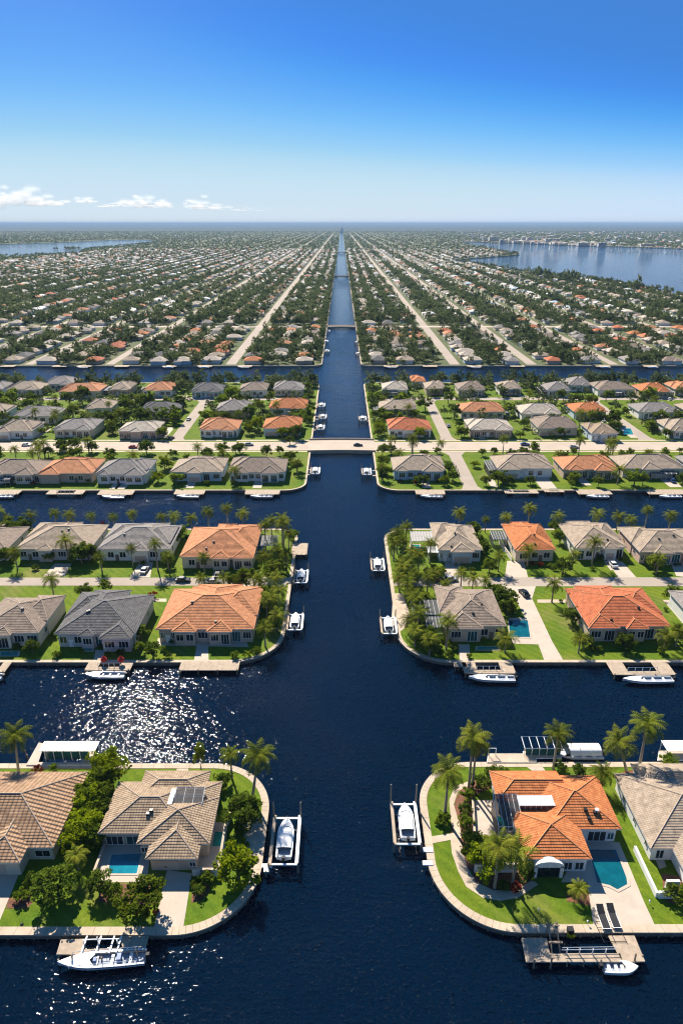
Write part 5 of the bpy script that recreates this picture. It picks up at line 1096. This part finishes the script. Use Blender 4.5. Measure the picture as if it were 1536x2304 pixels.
pool('small teal pool behind a low wall, right side of brown-tiled house', pp((477, 1905), (503, 1905), (507, 1872), (484, 1872)), 'pool_green')
pool('deep blue kidney pool right of the orange house entrance', pp((1342, 1986), (1370, 1992), (1388, 2002), (1410, 1990), (1408, 1975), (1384, 1912), (1324, 1912)), 'pool_deep')
pool('turquoise pool inside the orange house courtyard', pp((1115, 1866), (1176, 1866), (1172, 1838), (1116, 1838)), 'pool_green')
pool('turquoise pool inside the screened yard of left street orange house', pp((572, 1252), (588, 1252), (592, 1230), (576, 1230)), 'pool_green')
pool('wide blue pool between the brown-roofed house and the side street', pp((1146, 1434), (1192, 1434), (1186, 1396), (1144, 1396)), 'pool_deep')
pool('narrow green pool before the brown-roofed house', pp((1072, 1463), (1120, 1463), (1120, 1455), (1074, 1455)), 'pool_green')
pool('green pool beside the second orange house of the right street', pp((1131, 1241), (1152, 1241), (1154, 1226), (1134, 1226)), 'pool_green')
pool('green pool at the cream-roofed house screen', pp((926, 1234), (942, 1234), (944, 1226), (928, 1226)), 'pool_green')
pool('small green pool in front of the taupe-roofed house at left frame edge', pp((0, 1476), (40, 1476), (42, 1466), (4, 1466)), 'pool_green')
pool('tiny green pool before the charcoal-roofed house', pp((186, 1465), (208, 1465), (208, 1458), (188, 1458)), 'pool_green')
pool('pale green pool between houses north of bridge road', pp((1402, 978), (1424, 978), (1418, 964), (1402, 964)), 'pool_green')
pool('slim teal pool before a white house south of bridge road', pp((1150, 1078), (1182, 1078), (1180, 1072), (1152, 1072)), 'pool_green')
pool('small teal pool before the grey house south of bridge road', pp((222, 1088), (246, 1088), (248, 1082), (226, 1082)), 'pool_water')
def wall(label, pts, h, m='stucco_white'):
    ox, oy = pts[0]; t = thing('garden_wall', label, 'wall', (ox, oy, GZ), group='low garden walls'); b = MB(); c = MB()
    for p, q in zip(pts, pts[1:]):
        d = Vector((q[0] - p[0], q[1] - p[1])).normalized(); n = Vector((-d.y, d.x)); e = .14
        for B, w, z0, z1 in ((b, .13, 0, h), (c, .2, h, h + .08)):
            B.prism([(p[0] - ox - d.x * w + n.x * w, p[1] - oy - d.y * w + n.y * w), (q[0] - ox + d.x * w + n.x * w, q[1] - oy + d.y * w + n.y * w), (q[0] - ox + d.x * w - n.x * w, q[1] - oy + d.y * w - n.y * w), (p[0] - ox - d.x * w - n.x * w, p[1] - oy - d.y * w - n.y * w)], z0, z1)
    b.build('wall_face', m, t); c.build('coping', 'concrete', t)
wall('white wall wrapping the right courtyard of the brown-tiled house', pp((436, 1970), (492, 1970), (510, 1860), (520, 1842)), 1.5)
wall('low tan wall left of the blue pool', pp((214, 1968), (240, 1898), (230, 1890)), .9, 'stucco_tan')
wall('white wall in front of bed palms at the orange house', pp((1068, 1962), (1160, 1962)), 1.9)
wall('white wall of the orange house courtyard facing the walkway', pp((1068, 1960), (1066, 1882), (1062, 1810)), 1.0)
wall('white wall beside the cream-roofed house yard', pp((920, 1268), (922, 1230)), 1.4)
wall('white wall left of the brown-roofed house pool cages', pp((962, 1428), (952, 1370)), 1.3)
wall('white fence wall beside the green pool on the right street', pp((1150, 1262), (1122, 1222)), 1.3)
def car(label, x, y, rz, m):
    t = thing('car', label, 'car', (x, y, GZ + .04), rz, 'parked cars'); b = MB(); secs = [(-2.2, .45, .75), (-2.1, .35, .9), (-.9, .3, .95), (1.0, .3, .92), (2.0, .35, .8), (2.25, .45, .65)]
    for (xa, la, ha), (xb, lb_, hb) in zip(secs, secs[1:]):
        w = .88; b.add([(xa, -w, la), (xb, -w, lb_), (xb, -w, hb), (xa, -w, ha), (xa, w, la), (xb, w, lb_), (xb, w, hb), (xa, w, ha)], [(0, 1, 2, 3), (5, 4, 7, 6), (3, 2, 6, 7), (4, 5, 1, 0)])
    b.add([(-2.2, -.88, .45), (-2.2, .88, .45), (-2.2, .88, .75), (-2.2, -.88, .75)], [(3, 2, 1, 0)]); b.add([(2.25, -.88, .45), (2.25, .88, .45), (2.25, .88, .65), (2.25, -.88, .65)], [(0, 1, 2, 3)]); b.build('body', m, t)
    def cab(B, x0, x1, x2, x3, z0, z1, w0, w1, top):
        v = [(x0, -w0, z0), (x3, -w0, z0), (x2, -w1, z1), (x1, -w1, z1), (x0, w0, z0), (x3, w0, z0), (x2, w1, z1), (x1, w1, z1)]; B.add(v, [(0, 1, 2, 3), (5, 4, 7, 6), (1, 5, 6, 2), (4, 0, 3, 7)])
    b = MB(); cab(b, -1.7, -1.1, .35, 1.1, .9, 1.42, .8, .64, False); b.build('window', 'window_glass', t)
    b = MB(); b.box(-1.12, .38, -.66, .66, 1.4, 1.46); b.build('roof', m, t)
    for sx in (-1.35, 1.4):
        for sy in (-.84, .84):
            b = MB(); b.tube([(sx, sy - .11, .33), (sx, sy + .11, .33)], .33, 12); b.build('wheel', 'rubber', t)
    return t
for i, (px, py, rz, m, lb_) in enumerate(((985, 1308, .1, 'car_black', 'dark car at the canal end of the right street'), (1012, 1306, .05, 'car_silver', 'silver car behind the dark one at the right street end'), (412, 1308, 0, 'car_black', 'dark car parked at the end of the left street'), (326, 1286, 1.5, 'car_silver', 'silver car on the pale-roofed house driveway'),
                                        (1178, 1338, 1.8, 'car_black', 'dark car turning into the right side street'), (1530, 1352, 1.4, 'car_white', 'white car at the right frame edge drive'), (480, 1312, .2, 'car_silver', 'silver car among palms at left street end'))):
    x, y = P(px, py); car(lb_, x, y, rz, m)
for px, py, rz, m in ((385, 988, 1.2, 'car_black'), (60, 1003, 0, 'car_white'), (300, 1008, 0, 'car_red'), (805, 1004, 0, 'car_black'), (1290, 1008, 0, 'car_silver'), (1180, 1002, 0, 'car_blue'), (560, 1002, 0, 'car_silver'), (1008, 960, 1.57, 'car_silver'), (425, 945, 1.5, 'car_white')):
    x, y = P(px, py); o = car(None, x, y, rz, m)
    AUTO.append((o, {'car_black': 'black', 'car_white': 'white', 'car_red': 'red', 'car_silver': 'silver', 'car_blue': 'blue'}[m] + ' car', x, y))
RC_ = random.Random(3)
for q in list(HOUSES):                                  # cars standing on drives
    if 175 < q[3] < 470 and q[1] - q[0] > 12 and RC_.random() < .42:
        south = RC_.random() < .6 if q[3] > 300 else q[2] > 181; x = RC_.uniform(q[0] + 3, q[1] - 3); y = q[2] - 3.6 if south else q[3] + 3.2
        if abs(x) < 20 or any((x - a) ** 2 + (y - b_) ** 2 < 5 for a, b_, c in PLANTED) or any(h_[0] < x < h_[1] and h_[2] - .5 < y < h_[3] + .5 for h_ in HOUSES) or 308 < y < 330: continue
        m = RC_.choice(['car_white', 'car_silver', 'car_black', 'car_blue', 'car_white', 'car_red']); o = car(None, x, y, math.pi / 2 + RC_.uniform(-.08, .08), m); flat('driveway', 'patio', rect(x - 1.7, x + 1.7, y - 3, y + 3.4), .019)
        AUTO.append((o, {'car_black': 'black', 'car_white': 'white', 'car_red': 'red', 'car_silver': 'silver', 'car_blue': 'blue'}[m] + ' car', x, y))
def lounger(label, x, y):
    t = thing('sun_lounger', label, 'sun lounger', (x, y, GZ + .03), 0, 'loungers on the right driveway'); b = MB()
    for s in (-.62, .62): b.box(s - .05, s + .05, -1.9, 1.9, .35, .43)
    for yy in (-1.85, -.2, 1.85): b.box(-.62, .62, yy - .05, yy + .05, .36, .44)
    b.build('frame', 'white_paint', t); b = MB(); b.box(-.55, .55, -1.75, .5, .44, .5); b.add([(-.55, .5, .5), (.55, .5, .5), (.55, 1.8, 1.05), (-.55, 1.8, 1.05)], [(0, 1, 2, 3)]); b.build('cushion', 'rubber', t)
    for sx in (-.6, .6):
        for yy in (-1.8, 1.8): b = MB(); b.box(sx - .04, sx + .04, yy - .04, yy + .04, 0, .36); b.build('leg', 'white_paint', t)
x, y = P(1354, 2068); lounger('black sun lounger on the driveway edge, the one nearer the lawn', x, y); x, y = P(1377, 2066); lounger('black sun lounger on the driveway, the one nearer the pool', x, y)
t = thing('gangway', 'metal gangway frame from the driveway down to the right dock', 'gangway', (*P(1366, 2090), GZ), group=None); b = MB()
for xx in (-1.7, 0, 1.7): b.tube([(xx, 1, .25), (xx + .3, -2.4, .3)], .05, 4)
for yy in (1, 0, -1, -2.2): b.tube([(-1.7 + .09 * (1 - yy), yy, .27), (1.7 + .09 * (1 - yy), yy, .27)], .05, 4)
b.build('frame', 'dark_metal', t)
t = thing('dock_box', 'dark planter box with plant standing by the right front dock', 'planter', (*P(1281, 2100), GZ), group=None); b = MB(); b.box(-.45, .45, -.4, .4, 0, 1.1); b.build('box', 'rubber', t)
o = shrub(P(1281, 2110)[0], P(1281, 2110)[1], .55, 'lime', 'yellow plant spilling over the seawall by the planter box')
def lamp(label, px, py):
    x, y = P(px, py); t = thing('garden_lamp', label, 'lamp', (x, y, GZ), group='garden lamps on the lawns'); b = MB(); b.tube([(0, 0, 0), (0, 0, .7)], .04, 5); b.build('pole', 'white_paint', t); b = MB(); b.tube([(0, 0, .62), (0, 0, .75), (0, 0, .9)], [.1, .17, .05], 8); b.build('lamp_head', 'white_paint', t)
for px, py, l in ((1210, 2052, 'white garden lamp on the curved front lawn of right island'), (1320, 2080, 'white garden lamp near the loungers'), (1459, 2034, 'white garden lamp on the side lawn past the right driveway'), (1436, 1848, 'white garden lamp between orange and white houses')): lamp(l, px, py)
for px, py, l in ((283, 2032, 'dark round stone on the left front lawn, middle'), (50, 2080, 'dark round stone on the left front lawn near frame edge'), (700, 1, '')):
    if not l: continue
    x, y = P(px, py); b = MB(); b.tube([(0, 0, 0), (0, 0, .12), (0, 0, .22)], [.28, .24, .08], 8); o = b.build('garden_stone', 'rubber', None, (x, y, GZ)); tag(o, l, 'stone', 'stones on the left lawn')
# ------------------------------------------------------------------ the far mainland: rows of houses and trees
RF = random.Random(17); NF = np.random.default_rng(23)
cx_ = lambda y: .5 * (y * .921 + 39)                 # half the width seen at depth y
sites = []
def far_street_rows():
    rows = [28, 50, 71]
    for a, c in zip(STREETS_R, STREETS_R[1:] + [740]): n = max(2, round((c - a - 24) / 25)); rows += [a + 15 + (c - a - 30) * k / (n - 1) for k in range(n)]
    lrows = [-28, -50, -69]
    for a, c in zip(STREETS_L, STREETS_L[1:] + [-960]): w = a - c; n = max(2, round((w - 26) / 23) + 1); lrows += [a - 15 - (w - 30) * k / (n - 1) for k in range(n)]
    return rows + lrows
ROWX = far_street_rows()
y = 534.0; j = 0
while y < 3000:
    for X in ROWX:
        x = X + RF.uniform(-2, 2); yy = y + RF.uniform(-3, 3)
        if abs(x) > cx_(yy) * 1.12 + 20 or any(abs(yy - c) < (12 if c < 2000 else 18) for c in CROSS) or not on_far_land(x * 1.0 + (10 if x > 0 else -10), yy) or RF.random() < .2: continue
        sites.append((x, yy))
    y += 19.5
FROOF = ['roof_tan', 'roof_beige', 'roof_beige', 'roof_grey', 'roof_taupe', 'roof_terracotta', 'roof_red', 'roof_beige', 'roof_orange', 'roof_grey', 'roof_tan', 'roof_dark']
def far_proto(w, d, roofs, k):
    t = thing('house', None, 'house', (0, -500, -50)); wb = MB(); rb = MB(); x0, x1, y0, y1 = -w / 2, w / 2, -d / 2, d / 2
    hip(rb, x0, x1, y0, y1, 2.9, .42, caps=False); wb.box(x0 + .6, x1 - .6, y0 + .6, y1 - .6, 0, 2.68)
    if k % 3 != 2: a = x0 + w * (.1 if k % 2 else .5); hip(rb, a, a + w * .42, y0 - 1.6, y0 + w * .21 + .4, 2.87, .42, 'y', True, False, caps=False); wb.box(a + .6, a + w * .42 - .6, y0 - 1, y0 + 1, 0, 2.6)
    if k % 3 == 1: hip(rb, x0 + w * .3, x0 + w * .75, y1 - w * .22 - .4, y1 + 1.5, 2.85, .42, 'y', False, True, caps=False)
    g = MB(); 
    for u in (.2, .5, .8): g.box(x0 + w * u - 1, x0 + w * u + 1, y0 + .56, y0 + .62, .7, 2.1)
    wb.build('wall', WALLS[k % 5], t); rb.build('roof', [roofs, 'fascia'], t); return t
FPROTO = [(far_proto(RF.uniform(13, 16.5), RF.uniform(10, 12.5), r, k), r) for k, r in enumerate(FROOF)]
sites.sort(key=lambda s: s[1] + .15 * abs(s[0]))
n_near = sum(1 for o in COL.objects if o.get('category') == 'house' and o.location.z > 0)
quota = 296 - n_near; ind, rest = [], []
for s in sites: (ind if len(ind) < quota and abs(s[0]) < cx_(s[1]) else rest).append(s)
for i, (x, y) in enumerate(ind):
    p, r = FPROTO[RF.randrange(len(FPROTO))]; o, _ = dup(p, (x, y, GZ), RF.choice([0, 0, math.pi / 2, -math.pi / 2, math.pi])); o['group'] = 'houses beyond the far cross canal'; AUTO.append((o, f'{ROOFNAME[r]}-roofed house', x, y))
# the rest of the suburb: one mass of houses
def box_mass(S, seed):
    rng = np.random.default_rng(seed); V = []; M = []
    cols = ['roof_tan', 'roof_beige', 'roof_grey', 'roof_taupe', 'roof_terracotta', 'roof_red', 'roof_dark', 'stucco_white', 'stucco_blue', 'stucco_cream']
    pr = np.array([.16, .26, .17, .06, .08, .03, .03, .14, .03, .04])
    for x, y in S:
        w, d = rng.uniform(11, 15.5), rng.uniform(8.5, 12); h = rng.uniform(2.7, 3.3); 
        if x > 900 and y > 3600: w, d, h = w * 1.9, d * 1.6, h * rng.choice([1.2, 2.2, 3.5])      # the town on the far bay shore
        if rng.random() < .45: w, d = d, w
        a, b_, c, e = (x - w / 2, y - d / 2), (x + w / 2, y - d / 2), (x + w / 2, y + d / 2), (x - w / 2, y + d / 2); q = [a, b_, c, e]; z0, z1, z2 = GZ, GZ + h, GZ + h + min(w, d) * .21
        for i in range(4): p, r = q[i], q[(i + 1) % 4]; V += [(*p, z0), (*r, z0), (*r, z1), (*p, z1)]; M.append(7 if rng.random() < .6 else 9)
        o = .5
        if w > d: r0, r1 = (x - (w - d) / 2, y, z2), (x + (w - d) / 2, y, z2); F = [(a, b_, r1, r0), (c, e, r0, r1), (b_, c, r1, r1), (e, a, r0, r0)]
        else: r0, r1 = (x, y - (d - w) / 2, z2), (x, y + (d - w) / 2, z2); F = [(a, b_, r0, r0), (c, e, r1, r1), (b_, c, r1, r0), (e, a, r0, r1)]
        k = int(rng.choice(10, p=pr))
        for p, r, t0, t1 in F: V += [(p[0] + (p[0] - x) * .06, p[1] + (p[1] - y) * .06, z1), (r[0] + (r[0] - x) * .06, r[1] + (r[1] - y) * .06, z1), t0, t1]; M.append(k)
    return np.array(V), M, cols
far_sites = list(rest); k = 0
while k < 1300:                                        # beyond 3 km the rows blur into each other
    y = 3000 * (9500 / 3000) ** RF.random(); x = RF.uniform(-1.15, 1.15) * cx_(y); k += 1
    if abs(x) > 24 and on_far_land(x, y): far_sites.append((x, y))
for (x0, y0), (x1, y1) in zip(rshore[13:], rshore[14:] + [(4200, 3560)]):
    for i in range(70):
        t = RF.random(); far_sites.append((x0 + (x1 - x0) * t, y0 + (y1 - y0) * t + 25 + RF.random() ** 2 * 420))
V, M, cols = box_mass(far_sites, 3); o = link('distant_houses', quads_mesh('distant_houses', V, cols, M)); struct(o, 'stuff'); o['label'] = 'mass of small pale and tile-roofed houses reaching to the horizon'

# trees of the mainland
hs_ = np.array(sites)
def far_tree_sites(n, y0, y1, power):
    out = []
    cell = {}
    for x, y in sites: cell.setdefault((int(x // 12), int(y // 12)), []).append((x, y))
    for _ in range(n):
        y = y0 * (y1 / y0) ** (RF.random() ** power); x = RF.uniform(-1.12, 1.12) * (cx_(y) + 12)
        if abs(x) < 17 or not on_far_land(x, y) or y < FY0 + 3: continue
        if any(abs(x - X) < (8.8 if abs(X) < 430 else 7) for X in STREETS_R + STREETS_L) or any(-(30 if c < 800 else 48) < y - c < 9 for c in CROSS[:2]): continue
        i, j = int(x // 12), int(y // 12)
        if any(abs(x - a) < 6 and -6.5 < y - b_ < 5 for di in (-1, 0, 1) for dj in (-1, 0, 1) for a, b_ in cell.get((i + di, j + dj), ())): continue
        out.append((x, y))
    return out
near_t = far_tree_sites(5200, 527, 735, 1.0)
# canal-bank trees and the leafy mass: one object
mass = [(x, y, RF.uniform(1.8, 3.6)) for x, y in near_t]
mass += [(x, y, RF.uniform(1.9, 4.0)) for x, y in far_tree_sites(44000, 735, 2000, .85)]
mass += [(x, y, RF.uniform(2.4, 5.5)) for x, y in far_tree_sites(42000, 2000, 9500, .8)]
for y0, y1, n, r0, r1 in ((331, 350, 40, 1.5, 2.6), (350, 411, 260, 1.6, 3.2), (420, 438, 150, 1.7, 3.2), (438, 462, 420, 2.0, 3.8)):   # the smaller garden trees behind the bridge road
    k = 0
    while k < n:
        y = RF.uniform(y0, y1); x = RF.choice((-1, 1)) * RF.uniform(17, .52 * y + 25); k += 1
        if clear_of(x, y, -.2): mass.append((x, y, RF.uniform(r0, r1)))
for s in (-1, 1):
    y = 540
    while y < 2300: mass.append((s * RF.uniform(16.8, 20), y, RF.uniform(1.6, 3.0))); y += RF.uniform(3.5, 9)
# trees along the bay shores and on the islets
for poly in (rshore[:11], lshore[:6]):
    for (x0, y0), (x1, y1) in zip(poly, poly[1:]):
        L = math.hypot(x1 - x0, y1 - y0); n = int(L / 7)
        for i in range(n):
            t = RF.random(); x, y = x0 + (x1 - x0) * t + RF.uniform(-9, 9), y0 + (y1 - y0) * t + RF.uniform(-9, 9)
            if on_far_land(x, y): mass.append((x, y, RF.uniform(2.5, 4.5) * (1 if y < 1500 else 1.15)))
for px, n in ((1212, 8), (1232, 6), (1268, 7), (1290, 5), (1430, 5)):   # taller stands on the bay shore
    for i in range(n):
        x, y = P(px + RF.uniform(-11, 11), 632 - (px == 1212) * 8 + RF.uniform(-2, 3) + (px == 1430) * 22); mass.append((x, y, RF.uniform(6, 8.5)))
b = MB()
for px, py, w in ((165, 561.5, 40), (152, 561, 16), (126, 562, 10)):
    x, y = P(px, py, .3); b.prism([(x + w * math.cos(a), y + w * .5 * math.sin(a)) for a in [k * .524 for k in range(12)]], -2, .6)
    for i in range(int(w / 2)): mass.append((x + RF.uniform(-.7, .7) * w, y + RF.uniform(-.3, .3) * w, RF.uniform(4, 7)))
struct(b.build('land', 'far_ground'))
TPL = []
for s in range(6):
    rng = np.random.default_rng(100 + s); C = crown_points(1, .95, 9, 6, rng, .36) + np.array([0, 0, 1.2]); TPL.append(leaf_quads(C, .30, rng).astype(np.float32))
TPN = []
for s in range(5):
    rng = np.random.default_rng(150 + s); C = crown_points(1, .95, 13, 17, rng, .34) + np.array([0, 0, 1.25]); TPN.append(leaf_quads(C, .17, rng).astype(np.float32))
TPS = []
for s in range(4):
    rng = np.random.default_rng(200 + s); C = crown_points(1, .85, 4, 4, rng, .4) + np.array([0, 0, 1.0]); TPS.append(leaf_quads(C, .48, rng).astype(np.float32))
big = []
for x, y, r in mass:
    T_ = TPN[RF.randrange(5)] if y < 800 else TPL[RF.randrange(6)] if y < 1600 else TPS[RF.randrange(4)]
    if r > 3 and y < 1600 and RF.random() < .5: sc = np.array([r * .8, r * .8, r * 1.3])
    else: sc = np.array([r, r, r * RF.uniform(.8, 1.2)])
    big.append(T_ * sc.astype(np.float32) + np.array([x, y, GZ - .2], dtype=np.float32))
o = link('distant_trees', quads_mesh('distant_trees', np.concatenate(big), ['leaf_far'])); struct(o, 'stuff'); o['label'] = 'leafy mass of trees between the far houses'

# white mid-rise buildings on the far bay shore, and the tower at the canal's end
def midrise(label, px0, px1, py0, py1, k):
    x0, y = P(px0, py1); x1, _ = P(px1, py1); h = height_at(y, py0) * .68; w = x1 - x0; t = thing('apartment_building', label, 'building', ((x0 + x1) / 2, y, GZ), group='mid-rise buildings on the far bay shore'); d = min(w * .6, 60)
    b = MB(); b.box(-w / 2, w / 2, 0, d, 0, h); b.build('wall', 'stucco_white', t); nf = max(2, int(h / 4))
    for i in range(nf): g = MB(); z = h * (i + .35) / nf; g.box(-w * .47, w * .47, -.6, -.1, z, z + h / nf * .45); g.build('window', 'window_glass', t)
    b = MB(); b.box(-w * .2, w * .15, d * .3, d * .7, h, h + 4); b.box(-w / 2 - .5, w / 2 + .5, -.5, d + .5, h - .2, h + .6); b.build('roof', 'stucco_cream', t)
for k, (a, c, t_, u, l) in enumerate(((1226, 1259, 533, 547, 'widest white block on the far bay shore, right of the tall pair'), (1184, 1199, 529, 546, 'tallest white tower block on the far bay shore'), (1172, 1182, 530, 546, 'narrow white block left of the tallest tower on the bay'), (1144, 1168, 532, 546, 'long white block left of the tower pair on the bay'),
                                   (1100, 1122, 528, 544, 'white block nearest the peninsula on the far bay shore'), (1085, 1096, 530, 543, 'small white block at the left end of the bay skyline'), (1124, 1140, 536, 546, 'low white block between two longer ones on the bay'), (1345, 1362, 543, 555, 'white block on the bay shore, second from the right frame edge'),
                                   (1440, 1470, 546, 556, 'low white building on the bay shore at the right frame side'), (1300, 1325, 544, 553, 'low pale building on the bay shore right of the widest block'))): midrise(l, a, c, t_, u, k)
x, y = 3, 8520; t = thing('water_tower', 'white pointed tower at the far end of the central canal', 'tower', (x, y, GZ)); b = MB(); b.tube([(0, 0, 0), (0, 0, 40), (0, 0, 62)], [22, 15, 2], 10); b.build('tower_body', 'stucco_white', t); b = MB(); b.tube([(0, 0, 62), (0, 0, 84)], [1.6, .5], 6); b.build('spire', 'white_paint', t)
label_all()
for p in PALMS + sum(TREES.values(), []) + sum(FAR_T.values(), []) + sum(SHRUBS.values(), []) + [p for p, _ in FPROTO]:      # the patterns the copies were taken from
    for c in list(p.children): bpy.data.objects.remove(c)
    bpy.data.objects.remove(p)

# low clouds over the left horizon, and the haze
m = bpy.data.materials.new('cloud'); m.use_nodes = True; nn = m.node_tree; L = nn.links; pb = nn.nodes['Principled BSDF']; pb.inputs['Base Color'].default_value = (.9, .9, .9, 1); pb.inputs['Roughness'].default_value = 1; pb.inputs['Specular IOR Level'].default_value = 0
lw = nn.nodes.new('ShaderNodeLayerWeight'); lw.inputs['Blend'].default_value = .5; mr = nn.nodes.new('ShaderNodeMapRange'); mr.inputs['From Min'].default_value = .05; mr.inputs['From Max'].default_value = .85; mr.inputs['To Min'].default_value = .84; mr.inputs['To Max'].default_value = 1
L.new(lw.outputs['Facing'], mr.inputs['Value']); tr = nn.nodes.new('ShaderNodeBsdfTransparent'); ms = nn.nodes.new('ShaderNodeMixShader'); L.new(mr.outputs[0], ms.inputs[0]); tl = nn.nodes.new('ShaderNodeBsdfTranslucent'); tl.inputs['Color'].default_value = (.98, .98, .98, 1); m2 = nn.nodes.new('ShaderNodeMixShader'); m2.inputs[0].default_value = .6; L.new(pb.outputs[0], m2.inputs[1]); L.new(tl.outputs[0], m2.inputs[2]); L.new(m2.outputs[0], ms.inputs[1]); L.new(tr.outputs[0], ms.inputs[2]); L.new(ms.outputs[0], nn.nodes['Material Output'].inputs['Surface']); MATS['cloud'] = m
import bmesh
bm = bmesh.new(); D = 33000
for px, py, w, h in ((20, 452, 40, 26), (60, 450, 60, 30), (95, 455, 45, 22), (135, 456, 50, 18), (200, 453, 30, 14), (250, 462, 50, 10), (305, 454, 40, 22), (360, 457, 46, 24), (335, 462, 60, 10), (445, 459, 40, 20), (480, 463, 44, 14), (545, 469, 50, 6), (-40, 455, 60, 30)):
    for i in range(16):
        qx, qy = px + RF.gauss(0, .38) * w, py + 11 + abs(RF.gauss(0, .3)) * h * -.8 + h * .3; dd = D + RF.uniform(-900, 900); x = (qx - 768) / 1536 * dd * .921; z = CAM_H + dd * (502 - qy) / 1536 * 1.17
        r = w * dd / 1536 * RF.uniform(.2, .36)
        bmesh.ops.create_icosphere(bm, subdivisions=3, radius=1, matrix=Matrix.Translation((x, dd, z)) @ Matrix.Diagonal((r, r, r * h / w * 1.0, 1)))
me = bpy.data.meshes.new('clouds'); bm.to_mesh(me); bm.free(); me.materials.append(MATS['cloud']); me.polygons.foreach_set('use_smooth', [True] * len(me.polygons)); o = link('clouds', me); struct(o, 'stuff'); o['label'] = 'low bank of small white clouds over the left horizon'
m = bpy.data.materials.new('haze'); m.use_nodes = True; nn = m.node_tree; nn.nodes.remove(nn.nodes['Principled BSDF']); v = nn.nodes.new('ShaderNodeVolumePrincipled'); v.inputs['Color'].default_value = (.36, .54, .76, 1); v.inputs['Density'].default_value = HAZE; v.inputs['Anisotropy'].default_value = 0
nn.links.new(v.outputs[0], nn.nodes['Material Output'].inputs['Volume']); MATS['haze'] = m
b = MB(); b.box(-61000, 61000, -1000, 61000, -4.0, 124); o = b.build('haze', 'haze'); struct(o, 'stuff')
